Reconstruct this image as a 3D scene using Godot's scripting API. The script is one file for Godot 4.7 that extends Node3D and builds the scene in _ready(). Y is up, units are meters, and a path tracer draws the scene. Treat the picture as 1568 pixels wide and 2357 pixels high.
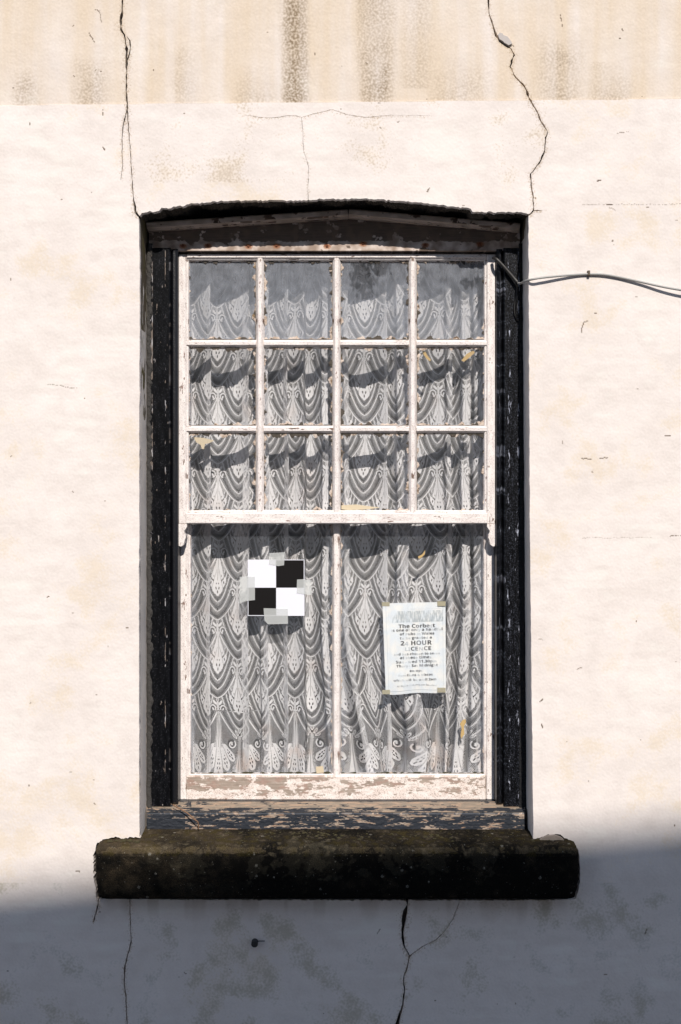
extends Node3D
# A cracked, rendered wall with a peeling sash window. Points read off the photograph are given in its own grid
# (1568 across, 2357 down) together with the metres they lie behind the wall face; at() turns them into metres.

const K := 2.304 / 1568.0      # metres per grid unit on the wall face
const D := 3.2                 # camera to wall face
const EYE := 2.0               # camera height
const SUN := Vector3(0.135, 0.90, 1.0)   # towards the sun
var rng := RandomNumberGenerator.new()
var M := {}                    # materials by name

# ------------------------------------------------------------------ mesh helpers
class MB:
	var v := PackedVector3Array()
	var n := PackedVector3Array()
	var t := PackedVector2Array()
	var c := PackedColorArray()
	var col := Color(1, 1, 1)
	func tri(a: Vector3, b: Vector3, d: Vector3, hint: Vector3, ua := Vector2.ZERO, ub := Vector2.ZERO, ud := Vector2.ZERO) -> void:
		var nn := (a - d).cross(a - b)
		if nn.length_squared() < 1e-20:
			return
		nn = nn.normalized()
		if nn.dot(hint) < 0.0:
			nn = -nn
			v.append_array([a, d, b])
			t.append_array([ua, ud, ub])
		else:
			v.append_array([a, b, d])
			t.append_array([ua, ub, ud])
		n.append_array([nn, nn, nn])
		c.append_array([col, col, col])
	func quad(a: Vector3, b: Vector3, d: Vector3, e: Vector3, hint: Vector3, ua := Vector2(0, 0), ub := Vector2(1, 0), ud := Vector2(1, 1), ue := Vector2(0, 1)) -> void:
		tri(a, b, d, hint, ua, ub, ud)
		tri(a, d, e, hint, ua, ud, ue)
	# box from lo to hi with the four front edges chamfered by b; the front wears the whole texture
	func box(lo: Vector3, hi: Vector3, b := 0.0) -> void:
		var f := [Vector3(lo.x + b, hi.y - b, hi.z), Vector3(hi.x - b, hi.y - b, hi.z), Vector3(hi.x - b, lo.y + b, hi.z), Vector3(lo.x + b, lo.y + b, hi.z)]
		var m := [Vector3(lo.x, hi.y, hi.z - b), Vector3(hi.x, hi.y, hi.z - b), Vector3(hi.x, lo.y, hi.z - b), Vector3(lo.x, lo.y, hi.z - b)]
		var k := [Vector3(lo.x, hi.y, lo.z), Vector3(hi.x, hi.y, lo.z), Vector3(hi.x, lo.y, lo.z), Vector3(lo.x, lo.y, lo.z)]
		var uv := [Vector2(0, 0), Vector2(1, 0), Vector2(1, 1), Vector2(0, 1)]
		var out := [Vector3.UP, Vector3.RIGHT, Vector3.DOWN, Vector3.LEFT]
		quad(f[0], f[1], f[2], f[3], Vector3.BACK)
		quad(k[0], k[1], k[2], k[3], Vector3.FORWARD)
		for i in 4:
			var j := (i + 1) % 4
			if b > 0.0:
				quad(m[i], m[j], f[j], f[i], out[i] + Vector3.BACK, uv[i], uv[j], uv[j], uv[i])
			quad(k[i], k[j], m[j], m[i], out[i], uv[i], uv[j], uv[j], uv[i])
	# flat polygon (metres) at z0 with sides back to z1; uv from a callable
	func slab(p: PackedVector2Array, z0: float, z1: float, uvf: Callable) -> void:
		var q := Geometry2D.triangulate_polygon(p)
		for i in range(0, q.size(), 3):
			var a := p[q[i]]
			var b := p[q[i + 1]]
			var d := p[q[i + 2]]
			tri(Vector3(a.x, a.y, z0), Vector3(b.x, b.y, z0), Vector3(d.x, d.y, z0), Vector3.BACK, uvf.call(a), uvf.call(b), uvf.call(d))
		var ccw := not Geometry2D.is_polygon_clockwise(p)   # clockwise with y up
		for i in p.size():
			var a := p[i]
			var b := p[(i + 1) % p.size()]
			var e := b - a
			var o := Vector3(e.y, -e.x, 0) if ccw else Vector3(-e.y, e.x, 0)
			quad(Vector3(a.x, a.y, z0), Vector3(b.x, b.y, z0), Vector3(b.x, b.y, z1), Vector3(a.x, a.y, z1), o, uvf.call(a), uvf.call(b), uvf.call(b), uvf.call(a))
	# the same convex section along a straight line: pts are (across, out) pairs
	func bar(a: Vector3, b: Vector3, across: Vector3, out: Vector3, pts: Array) -> void:
		var k := pts.size()
		var mid := Vector2.ZERO
		for p in pts:
			mid += p / k
		for i in k:
			var p: Vector2 = pts[i]
			var q: Vector2 = pts[(i + 1) % k]
			var pa := across * p.x + out * p.y
			var qa := across * q.x + out * q.y
			var h := across * ((p.x + q.x) / 2 - mid.x) + out * ((p.y + q.y) / 2 - mid.y)
			quad(a + pa, b + pa, b + qa, a + qa, h)
		for i in range(1, k - 1):
			for e in [[a, a - b], [b, b - a]]:
				var o: Vector3 = e[0]
				tri(o + across * pts[0].x + out * pts[0].y, o + across * pts[i].x + out * pts[i].y, o + across * pts[i + 1].x + out * pts[i + 1].y, e[1])
	func tube(path: PackedVector3Array, r: float, sides := 8) -> void:
		var rings := []
		for i in path.size():
			var dir := (path[mini(i + 1, path.size() - 1)] - path[maxi(i - 1, 0)]).normalized()
			var s := dir.cross(Vector3(0.13, 0.2, 1)).normalized()
			var w := s.cross(dir).normalized()
			var ring := []
			for k in sides:
				ring.append(s * cos(TAU * k / sides) + w * sin(TAU * k / sides))
			rings.append(ring)
		for i in path.size() - 1:
			for k in sides:
				var l := (k + 1) % sides
				quad(path[i] + rings[i][k] * r, path[i + 1] + rings[i + 1][k] * r, path[i + 1] + rings[i + 1][l] * r, path[i] + rings[i][l] * r, rings[i][k] + rings[i][l])
		for k in sides:
			var l := (k + 1) % sides
			tri(path[0], path[0] + rings[0][k] * r, path[0] + rings[0][l] * r, path[0] - path[1])
			var e := path.size() - 1
			tri(path[e], path[e] + rings[e][k] * r, path[e] + rings[e][l] * r, path[e] - path[e - 1])
	# smooth grid, rows of equal length
	func mesh() -> ArrayMesh:
		var a := []
		a.resize(Mesh.ARRAY_MAX)
		a[Mesh.ARRAY_VERTEX] = v
		a[Mesh.ARRAY_NORMAL] = n
		a[Mesh.ARRAY_TEX_UV] = t
		a[Mesh.ARRAY_COLOR] = c
		var m := ArrayMesh.new()
		m.add_surface_from_arrays(Mesh.PRIMITIVE_TRIANGLES, a)
		return m

func grid_mesh(rows: Array, uvs: Array, cols := []) -> ArrayMesh:
	var st := SurfaceTool.new()
	st.begin(Mesh.PRIMITIVE_TRIANGLES)
	var w: int = rows[0].size()
	for j in rows.size():
		for i in w:
			st.set_uv(uvs[j][i])
			st.set_color(cols[j][i] if cols else Color.WHITE)
			st.set_smooth_group(0)
			st.add_vertex(rows[j][i])
	for j in rows.size() - 1:
		for i in w - 1:
			var a := j * w + i
			for k in [a, a + 1, a + w + 1, a, a + w + 1, a + w]:
				st.add_index(k)
	st.generate_normals()
	return st.commit()

func at(ux: float, uy: float, d := 0.0) -> Vector3:
	var s := K * (1.0 + d / D)
	return Vector3((ux - 784.0) * s, EYE + (1178.5 - uy) * s, -d)

func at2(ux: float, uy: float, d := 0.0) -> Vector2:
	var p := at(ux, uy, d)
	return Vector2(p.x, p.y)

func put(parent: Node, called: String, mesh: Mesh, mat: Material) -> MeshInstance3D:
	var o := MeshInstance3D.new()
	o.name = called
	o.mesh = mesh
	o.material_override = mat
	parent.add_child(o, true)
	return o

func thing(called: String, label: String, category: String, where := Vector3.ZERO, group := "") -> Node3D:
	var o := Node3D.new()
	o.name = called
	add_child(o, true)
	o.position = where
	o.set_meta("label", label)
	o.set_meta("category", category)
	o.set_meta("kind", "thing")
	if group:
		o.set_meta("group", group)
	return o

func tag(o: Node, label: String, category: String, group := "") -> void:
	o.set_meta("label", label)
	o.set_meta("category", category)
	o.set_meta("kind", "thing")
	if group:
		o.set_meta("group", group)

func structure(called: String, mesh: Mesh, mat: Material) -> MeshInstance3D:
	var o := put(self, called, mesh, mat)
	o.set_meta("kind", "structure")
	return o

# ------------------------------------------------------------------ noise and textures
func noise(sd: int, freq: float, oct := 4, kind := FastNoiseLite.TYPE_SIMPLEX_SMOOTH) -> FastNoiseLite:
	var f := FastNoiseLite.new()
	f.seed = sd
	f.noise_type = kind
	f.frequency = freq
	f.fractal_type = FastNoiseLite.FRACTAL_FBM if oct > 1 else FastNoiseLite.FRACTAL_NONE
	f.fractal_octaves = oct
	return f

func noise_bytes(f: FastNoiseLite, w: int, h: int) -> PackedByteArray:
	var im := f.get_image(w, h, false, false, false)
	im.convert(Image.FORMAT_L8)
	return im.get_data()

func lin(r: float, g: float, b: float) -> Color:
	return Color(r, g, b).linear_to_srgb()

func mat(called: String, color: Color, rough := 0.8, tex: Texture2D = null, bump: Texture2D = null, cm := 0.1, spec := 0.5) -> StandardMaterial3D:
	var m := StandardMaterial3D.new()
	m.resource_name = called
	m.albedo_color = color
	m.roughness = rough
	m.metallic_specular = spec
	if tex:
		m.albedo_texture = tex
	if bump:
		m.heightmap_enabled = true
		m.heightmap_texture = bump
		m.heightmap_scale = cm
	m.cull_mode = BaseMaterial3D.CULL_DISABLED
	M[called] = m
	return m

func tri_map(m: StandardMaterial3D, s: Vector3) -> StandardMaterial3D:
	m.uv1_triplanar = true
	m.uv1_world_triplanar = true
	m.uv1_scale = s
	m.uv1_triplanar_sharpness = 8.0
	return m

func tex_of(w: int, h: int, data: PackedByteArray, format := Image.FORMAT_RGB8) -> ImageTexture:
	return ImageTexture.create_from_image(Image.create_from_data(w, h, false, format, data))

func height_tex(w: int, h: int, layers: Array) -> ImageTexture:
	# layers: [noise, weight]
	var maps := []
	for l in layers:
		maps.append(noise_bytes(l[0], w, h))
	var d := PackedByteArray()
	d.resize(w * h)
	for i in w * h:
		var s := 0.0
		for k in maps.size():
			s += maps[k][i] * layers[k][1]
		d[i] = clampi(int(s), 0, 255)
	return tex_of(w, h, d, Image.FORMAT_L8)

# paint that has come off wood: w x h pixels, gx/gy stretch the flakes, cover(x01, y01) -> 0 bare .. 1 whole
func peel_tex(w: int, h: int, sd: int, gx: float, gy: float, paints: Array, woods: Array, cover: Callable, grain_along_x := true, crackle := 0.0) -> ImageTexture:
	var big := noise(sd, 0.012, 4)
	var mid := noise(sd + 1, 0.05, 3)
	var grain := noise(sd + 2, 0.09, 3)
	var tone := noise(sd + 3, 0.02, 3)
	var cell := noise(sd + 4, 0.09, 1, FastNoiseLite.TYPE_CELLULAR)
	cell.cellular_return_type = FastNoiseLite.RETURN_DISTANCE2_SUB
	var d := PackedByteArray()
	d.resize(w * h * 3)
	var o := 0
	for y in h:
		for x in w:
			var fx := x * gx
			var fy := y * gy
			var e := big.get_noise_2d(fx, fy) + 0.45 * mid.get_noise_2d(fx, fy)
			var c: float = cover.call(float(x) / w, float(y) / h)
			var g := grain.get_noise_2d(fx * 0.12, fy * 2.2) if grain_along_x else grain.get_noise_2d(fx * 2.2, fy * 0.12)
			var t := tone.get_noise_2d(fx + 400.0, fy)
			var col: Color
			var left := e - (1.0 - 2.0 * c) * 0.62 + g * 0.10
			if left > 0.0:
				col = paints[0].lerp(paints[1], clampf(0.5 + t * 1.3, 0.0, 1.0))
				if left < 0.03:
					col = col.lerp(woods[1], 0.45)
				if crackle > 0.0:
					var k := cell.get_noise_2d(fx * 1.4, fy * 1.4) + 1.0
					if k < crackle * (0.6 + 0.8 * t):
						col = col.lerp(paints[2], 0.8)
			else:
				col = woods[0].lerp(woods[1], clampf(0.5 + g * 1.1, 0.0, 1.0)).lerp(woods[2], clampf(t * 2.0, 0.0, 0.8))
			d[o] = clampi(int(col.r * 255.0), 0, 255)
			d[o + 1] = clampi(int(col.g * 255.0), 0, 255)
			d[o + 2] = clampi(int(col.b * 255.0), 0, 255)
			o += 3
	return tex_of(w, h, d)

# ------------------------------------------------------------------ the wall's stains
const TX0 := -392.0
const TY0 := -300.0
const TW := 1176
const TH := 1478

func stain(x: float, c: float, w: float) -> float:
	var k := absf(x - c) / w
	return 0.0 if k >= 1.0 else (1.0 - k * k) * (1.0 - k * k)

func wall_texture() -> ImageTexture:
	var low := noise_bytes(noise(11, 0.006, 4), TW, TH)
	var mid := noise_bytes(noise(12, 0.022, 4), TW, TH)
	var fine := noise_bytes(noise(13, 0.28, 2), TW, TH)
	var im := noise(14, 0.03, 3).get_image(TW, TH / 12, false, false, false)
	im.convert(Image.FORMAT_L8)
	im.resize(TW, TH, Image.INTERPOLATE_CUBIC)
	var drip := im.get_data()
	im = noise(15, 0.06, 3).get_image(TW / 6, TH, false, false, false)
	im.convert(Image.FORMAT_L8)
	im.resize(TW, TH, Image.INTERPOLATE_CUBIC)
	var brush := im.get_data()
	var d := PackedByteArray()
	d.resize(TW * TH * 3)
	# [x, half width, y from, y to, strength]: the run-off streaks above the joint
	var runs := [[676.0, 48.0, -300.0, 236.0, 0.85], [866.0, 56.0, -300.0, 236.0, 0.55], [872.0, 44.0, 90.0, 236.0, 0.75], [960.0, 60.0, -300.0, 200.0, 0.20], [420.0, 40.0, 100.0, 240.0, 0.25], [205.0, 60.0, 120.0, 240.0, 0.40], [60.0, 50.0, 150.0, 240.0, 0.35], [590.0, 60.0, 150.0, 236.0, 0.30], [1290.0, 70.0, 60.0, 232.0, 0.35], [1400.0, 80.0, 140.0, 230.0, 0.35], [1060.0, 90.0, 120.0, 232.0, 0.22]]
	var o := 0
	for j in TH:
		var uy := TY0 + j * 2.0
		for i in TW:
			var ux := TX0 + i * 2.0
			var k := j * TW + i
			var l := low[k] / 255.0 - 0.5
			var m := mid[k] / 255.0 - 0.5
			var f := fine[k] / 255.0 - 0.5
			var b := brush[k] / 255.0 - 0.5
			var r := 0.905 + 0.08 * m + 0.024 * b + 0.034 * f
			var g := 0.868 + 0.085 * m + 0.026 * b + 0.034 * f
			var bl := 0.842 + 0.09 * m + 0.028 * b + 0.034 * f
			# ochre blotches
			var och := clampf((l * 1.2 + m * 0.9 + f * 0.45) * 3.0 - 0.40, 0.0, 1.0) * 0.34
			# patches where newer limewash is whiter
			var wh := clampf((-l * 1.3 - m * 0.7 + b * 0.5) * 4.0 - 0.9, 0.0, 1.0) * 0.6
			r = lerpf(r, 0.935, wh)
			g = lerpf(g, 0.915, wh)
			bl = lerpf(bl, 0.885, wh)
			var edge := 241.0 - (ux - 0.0) * 0.009
			var grime := 0.0
			if uy < edge:
				var dr := drip[k] / 255.0 - 0.5
				var w := clampf(0.62 + dr * 1.3 + l * 0.8, 0.0, 1.0)
				r = lerpf(r, 0.870, w)
				g = lerpf(g, 0.805, w)
				bl = lerpf(bl, 0.725, w)
				for s in runs:
					if uy > s[2] and uy <= s[3]:
						var q: float = stain(ux + dr * 26.0, s[0], s[1]) * s[4]
						if s[2] > 0.0:
							q *= clampf((uy - s[2]) / 70.0 + m, 0.0, 1.0)
						grime = maxf(grime, q)
				grime = clampf(grime * (0.75 + dr * 0.7 + m * 1.0) + 0.07, 0.0, 1.0)
				# dirt sits in the grain: speckle
				grime *= clampf(0.70 + f * 2.0, 0.0, 1.25)
				r = lerpf(r, 0.50, grime)
				g = lerpf(g, 0.43, grime)
				bl = lerpf(bl, 0.345, grime)
			else:
				r = lerpf(r, 0.800, och)
				g = lerpf(g, 0.715, och)
				bl = lerpf(bl, 0.580, och)
				# thin marks over the head of the window
				if uy < 420.0 and ux > 320.0 and ux < 1260.0:
					var q2 := clampf((m * 0.8 + l * 1.6 + f * 1.6) * 2.0 - 0.62, 0.0, 1.0) * 0.34
					r = lerpf(r, 0.62, q2)
					g = lerpf(g, 0.56, q2)
					bl = lerpf(bl, 0.50, q2)
				if uy > 2030.0:
					# algae low on the wall, in speckled patches
					var al := clampf((l * 0.9 + m * 1.7 + f * 0.8) * 2.0 - 0.22 + (0.30 if ux > 1310.0 else 0.0), 0.0, 1.0) * 0.24
					r = lerpf(r, 0.46, al)
					g = lerpf(g, 0.47, al)
					bl = lerpf(bl, 0.42, al)
					# rusty wash that has run from under the ledge
					if uy < 2180.0 and ux > 225.0 and ux < 1330.0:
						var q3 := clampf(1.0 - (uy - 2070.0) / (26.0 + 95.0 * clampf(drip[k] / 255.0 - 0.38, 0.0, 1.0)), 0.0, 1.0) * clampf((drip[k] / 255.0 - 0.46) * 7.0 + m + f, 0.0, 1.0)
						r = lerpf(r, 0.36, q3 * 0.14)
						g = lerpf(g, 0.27, q3 * 0.14)
						bl = lerpf(bl, 0.19, q3 * 0.14)
			d[o] = clampi(int(r * 255.0), 0, 255)
			d[o + 1] = clampi(int(g * 255.0), 0, 255)
			d[o + 2] = clampi(int(bl * 255.0), 0, 255)
			o += 3
	var img := Image.create_from_data(TW, TH, false, Image.FORMAT_RGB8, d)
	# chips, scratches and fly specks scattered over the render
	rng.seed = 77
	for s in 260:
		var cx := rng.randf() * TW
		var cy := rng.randf() * TH
		var ang := rng.randf() * PI if rng.randf() < 0.6 else 0.0
		var lng := rng.randf_range(0.5, 2.6) if rng.randf() < 0.9 else rng.randf_range(4.0, 8.0)
		var dark := rng.randf_range(0.25, 0.9) * (0.5 if lng > 6.0 else 1.0)
		var q := 0.0
		while q < lng:
			var px := int(cx + cos(ang) * q)
			var py := int(cy + sin(ang) * q + (q * q) * 0.04)
			if px >= 0 and py >= 0 and px < TW and py < TH:
				img.set_pixel(px, py, img.get_pixel(px, py).lerp(Color(0.30, 0.24, 0.18), dark))
			q += 0.7
	# the longer marks that can be made out one by one: [x0, y0, x1, y1, darkness]
	for s in [[204, 75, 208, 82, 0.9], [208, 82, 218, 97, 0.8], [218, 20, 229, 25, 0.7], [229, 25, 233, 50, 0.3], [236, 338, 242, 346, 0.9], [236, 252, 238, 266, 0.6], [1340, 471, 1568, 470, 0.22], [1396, 471, 1410, 471, 1.0], [1290, 33, 1296, 60, 0.6], [1344, 742, 1338, 760, 0.6], [1338, 760, 1340, 766, 0.6], [1344, 742, 1354, 739, 0.5], [1380, 1056, 1400, 1054, 0.5], [1338, 1056, 1362, 1057, 0.6], [1530, 1002, 1545, 1004, 0.8], [110, 884, 180, 894, 0.3], [1340, 1238, 1500, 1237, 0.18], [1540, 1234, 1568, 1233, 0.6], [1420, 308, 1450, 302, 0.35], [1375, 416, 1385, 415, 0.9], [1426, 86, 1430, 90, 1.0], [1432, 66, 1436, 70, 0.9], [1242, 1615, 1250, 1610, 0.8], [1246, 1666, 1250, 1676, 0.8]]:
		var a := Vector2((s[0] - TX0) / 2, (s[1] - TY0) / 2)
		var b2 := Vector2((s[2] - TX0) / 2, (s[3] - TY0) / 2)
		var steps := int(a.distance_to(b2) * 1.5) + 1
		for q in steps:
			var p := a.lerp(b2, float(q) / steps) + Vector2(0, 2.5 * (mid[(q * 3 + int(s[1]) * TW) % (TW * TH)] / 255.0 - 0.5))
			if rng.randf() < (0.85 if steps < 20 else 0.5):
				img.set_pixel(int(p.x), int(p.y), img.get_pixel(int(p.x), int(p.y)).lerp(Color(0.26, 0.20, 0.15), s[4]))
	# rusty dirt that has washed out of the cracks
	for c in CRACKS:
		for q in c[0].size() - 1:
			var a := Vector2(c[0][q][0], c[0][q][1])
			var b2 := Vector2(c[0][q + 1][0], c[0][q + 1][1])
			var wide: float = c[0][q][2]
			for t in int(a.distance_to(b2) * 2.2 * clampf(wide / 2.5, 0.2, 1.6)):
				var p := (a.lerp(b2, rng.randf()) + Vector2(rng.randfn(0, 2.2 + wide * 0.7), absf(rng.randfn(0, 3.0))) - Vector2(TX0, TY0)) / 2.0
				if p.x > 0 and p.y > 0 and p.x < TW and p.y < TH:
					img.set_pixel(int(p.x), int(p.y), img.get_pixel(int(p.x), int(p.y)).lerp(Color(0.55, 0.45, 0.33), rng.randf_range(0.08, 0.32)))
	return ImageTexture.create_from_image(img)

func wall_uv(p: Vector2) -> Vector2:
	var ux := p.x / K + 784.0
	var uy := 1178.5 - (p.y - EYE) / K
	return Vector2((ux - TX0) / (TW * 2.0), (uy - TY0) / (TH * 2.0))

# ------------------------------------------------------------------ lace: holes knitted in repeat. 1 = thread, 0 = hole
const LW := 410.0     # half the width of the repeat, in 0.2 mm
const LH := 1310.0    # its height

func ell(x: float, y: float, cx: float, cy: float, rx: float, ry: float, turn := 0.0) -> float:
	var dx := x - cx
	var dy := y - cy
	if turn != 0.0:
		var c := cos(turn)
		var s := sin(turn)
		var q := dx * c + dy * s
		dy = -dx * s + dy * c
		dx = q
	return (dx * dx) / (rx * rx) + (dy * dy) / (ry * ry)

func knit(x: float, y: float, frac: float) -> int:
	# small round holes on a hexagonal net, larger where frac is high
	var row := floorf(y / 18.7)
	var fx := fposmod(x + (10.25 if int(row) % 2 else 0.0), 20.5) - 10.25
	var fy := y - row * 18.7 - 9.35
	var r := 7.4 + 3.1 * frac
	return 0 if fx * fx + fy * fy < r * r else 1

func drop_shape(u: float, y: float) -> int:
	# the hanging bud: stem, two side petals and a middle petal. -1 = outside
	if y < 0.0 or y > 720.0 or u > 190.0:
		return -1
	var hw := 14.0 + 62.0 * pow(clampf(y / 230.0, 0.0, 1.0), 1.5) if y < 230.0 else 76.0 + 80.0 * clampf((y - 230.0) / 240.0, 0.0, 1.0)
	var solid := false
	if y < 470.0 and u < hw:
		solid = true
	elif ell(u, y, 118.0, 455.0, 44.0, 92.0, 0.42) < 1.0:
		solid = true
	elif y >= 470.0 and y < 690.0:
		var c := 105.0 * (1.0 - pow(absf(y - 570.0) / (120.0 if y > 570.0 else 200.0), 1.6))
		solid = u < c + 5.0 * sin(y * 0.16)
	if not solid:
		if y < 470.0 and absf(u - hw - 15.0) < 9.0:
			return 0 if pow(u - hw - 15.0, 2) + pow(fposmod(y, 25.0) - 12.5, 2) < 72.0 else 1
		return -1
	# eyelets
	if ell(u, y, 0.0, 612.0, 10.0, 28.0) < 1.0 or ell(u, y, 29.0, 548.0, 10.0, 25.0, 0.25) < 1.0 or ell(u, y, 22.0, 470.0, 7.0, 15.0) < 1.0:
		return 0
	if ell(u, y, 108.0, 395.0, 9.0, 24.0, 0.5) < 1.0 or ell(u, y, 84.0, 418.0, 9.0, 18.0) < 1.0 or ell(u, y, 124.0, 455.0, 9.0, 24.0, -0.3) < 1.0 or ell(u, y, 72.0, 350.0, 6.0, 16.0) < 1.0:
		return 0
	if y > 250.0 and y < 540.0 and absf(u - 20.0 - (y - 250.0) * 0.30) < 4.5 and fposmod(y, 18.0) < 10.0:
		return 0
	if y < 420.0 and u < 5.0 and fposmod(y, 16.0) < 9.0:
		return 0
	return 1

func crown_shape(u: float, y: float) -> int:
	# three leaves and two scrolls above a bud; y counts from the bud's neck, upwards negative
	if y < -250.0 or y > 60.0 or u > 175.0:
		return -1
	if ell(u, y, 0.0, -192.0, 27.0, 44.0) < 1.0:
		return 0 if ell(u, y, 0.0, -192.0, 27.0, 44.0) < 0.45 and knit(u, y, 0.0) == 0 else 1
	if ell(u, y, 56.0, -142.0, 22.0, 50.0, 0.75) < 1.0:
		return 1
	if y > -150.0 and y < 10.0 and u < 26.0 - (y + 150.0) * 0.06:
		return 0 if u > 9.0 and u < 15.0 and fposmod(y, 16.0) < 9.0 else 1
	var r := sqrt(pow(u - 104.0, 2) + pow(y + 42.0, 2))
	if r < 62.0:
		if r > 44.0 and not (u > 104.0 and y > -30.0):
			return 1
		if ell(u, y, 96.0, -30.0, 15.0, 30.0, 0.5) < 1.0:
			return 1
		return knit(u, y, 0.8)
	if r < 78.0 and y < -20.0:
		return 0 if fposmod(atan2(y + 42.0, u - 104.0) * 70.0, 25.0) < 15.0 and r > 65.0 else 1
	# the arch from the neck to the scroll
	var a := Vector2(u, y)
	var s0 := Geometry2D.get_closest_point_to_segment(a, Vector2(16, 40), Vector2(44, -60))
	if a.distance_to(s0) < 10.0:
		return 1
	return -1

func scale_at(u: float, y: float) -> Vector2:
	# (which scallop line, slope there) of the bands that hang under a bud
	var k := 0.000016
	var top := y + 0.30 * u + u * u * (0.0024 + 1075.0 * k)
	var den := 1.0 + k * u * u
	return Vector2(top / den, (0.30 + 2.0 * u * (0.0024 + 1075.0 * k)) / den - 2.0 * k * u * top / (den * den))

func band(u: float, y: float) -> int:
	var sc := scale_at(u, y)
	var s := sc.x
	var steep := sqrt(1.0 + sc.y * sc.y)
	var lines := [620.0, 770.0, 925.0, 1075.0, 1240.0]
	var from := 470.0
	for l in lines:
		if s < l + 10.0 * steep:
			var dist: float = (s - l) / steep
			if absf(dist) < 10.0:
				var along := sqrt(u * u + pow((l - y), 2)) + u * 0.15
				var q := fposmod(along, 25.0) - 12.5
				return 0 if dist * dist + q * q < 88.0 else 1
			var past: float = (s - from) / steep
			if past < 24.0 and past > 11.0:
				return 1
			return knit(u, y, clampf((s - from) / (l - from) * 1.3 - 0.12, 0.0, 1.0))
		from = l
	return knit(u, y, 0.5)

func lace(x: float, y: float, hem: bool) -> int:
	# buds stand at (0, 0) and, half a repeat lower, at (LW, LH / 2)
	var best := -1.0
	var bu := 0.0
	for c in 2:
		var u := x if c == 0 else LW - x
		var p := 0.0 if c == 0 else LH / 2
		if hem and c == 1:
			continue
		for k in [-1, 0, 1]:
			if hem and k == 1:
				continue
			var ry: float = y - p - k * LH
			if ry < -260.0 or ry > 1400.0:
				continue
			var q := crown_shape(u, ry)
			if q >= 0 and not hem:
				return q
			q = drop_shape(u, ry)
			if q >= 0:
				return q
			if ry > 0.0 and ry > best and u < 460.0 and scale_at(u, ry).x < 1110.0:
				best = ry
				bu = u
	if best >= 0.0:
		return band(bu, best)
	return knit(x, y, 0.55)

func hem_lace(x: float, y: float) -> int:
	# the last row: y runs on from LH / 2 in the repeat. Long stems that open into fans, crowns between them
	var h := y - LH / 2
	var u := LW - x
	# fan under each half column
	var hw := 12.0 + 46.0 * pow(clampf(h / 620.0, 0.0, 1.0), 1.6)
	if h < 620.0:
		if u < hw:
			return 0 if (u < 5.0 and fposmod(h, 16.0) < 9.0) or (absf(u - hw + 14.0) < 4.0 and fposmod(h, 18.0) < 10.0) else 1
		if u < hw + 24.0:
			return 0 if pow(u - hw - 12.0, 2) + pow(fposmod(h, 25.0) - 12.5, 2) < 80.0 else 1
	var ang := atan2(u, h - 440.0)
	var rr := sqrt(u * u + pow(h - 440.0, 2))
	if h > 560.0 and ang < 0.86:
		var pet := fposmod(ang + 0.17, 0.34) - 0.17
		var tip := 690.0 - 270.0 * (ang - pet) - 3600.0 * pet * pet
		if rr < tip:
			if absf(pet) > 0.155 and fposmod(rr, 20.0) < 12.0:
				return 0
			if rr > 220.0:
				for e in [[0.0, 0.88, 9.0, 30.0], [0.05, 0.78, 9.0, 24.0], [-0.05, 0.78, 9.0, 24.0], [0.045, 0.66, 8.0, 20.0], [-0.045, 0.66, 8.0, 20.0], [0.03, 0.56, 6.0, 15.0]]:
					if ell(pet * rr, rr, e[0] * rr, tip * e[1], e[2], e[3]) < 1.0:
						return 0
				if fposmod(rr, 42.0) < 4.0 and fposmod(ang * rr, 30.0) < 6.0:
					return 0
			return 1
	# crown, scrolls and trunk on the whole columns
	var cy := h - 370.0
	for e in [[0.0, -60.0, 28.0, 46.0, 0.0], [58.0, -15.0, 22.0, 58.0, 0.6], [100.0, 45.0, 20.0, 60.0, 1.05]]:
		var q := ell(x, cy, e[0], e[1], e[2], e[3], e[4])
		if q < 1.0:
			return 0 if q < 0.4 and knit(x, cy, 0.0) == 0 else 1
		if q < 1.5 and e[4] > 0.0 and cy > -20.0 and fposmod(x + cy, 26.0) < 14.0:
			return 0
	var rr2 := sqrt(pow(x - 150.0, 2) + pow(cy - 180.0, 2))
	if rr2 < 84.0:
		var th := atan2(cy - 180.0, x - 150.0)
		var spiral := 22.0 + 9.0 * fposmod(th + 2.2, TAU)
		if absf(rr2 - spiral) < 13.0 or rr2 < 20.0:
			return 1
		return knit(x, y, 1.0)
	if cy > 20.0:
		var trunk := 30.0 + 60.0 * pow(clampf((cy - 220.0) / 300.0, 0.0, 2.2), 1.6) + 30.0 * pow(clampf((180.0 - cy) / 160.0, 0.0, 1.0), 2.0)
		if x < trunk:
			if x < 7.0 or absf(x - trunk + 14.0) < 5.0 or absf(x - trunk * 0.5) < 4.0:
				return 0 if fposmod(cy, 18.0) < 10.0 else 1
			return knit(x, cy, 0.0) if x > trunk * 0.55 else 1
	return lace(x, y, true)

func lace_texture(hem: bool) -> ImageTexture:
	var step := 1.5
	var hw := int(LW / step)
	var hh := int((1180.0 if hem else LH) / step)
	var d := PackedByteArray()
	d.resize(hw * 2 * hh * 2)
	for j in hh:
		for i in hw:
			var q := 0
			if hem:
				q = hem_lace((i + 0.5) * step, LH / 2 + (j + 0.5) * step)
			else:
				q = lace((i + 0.5) * step, (j + 0.5) * step, false)
			for k in [i, hw * 2 - 1 - i]:
				var o: int = (j * hw * 2 + k) * 2
				d[o] = 255
				d[o + 1] = 255 if q else 0
	return tex_of(hw * 2, hh, d, Image.FORMAT_LA8)

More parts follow.
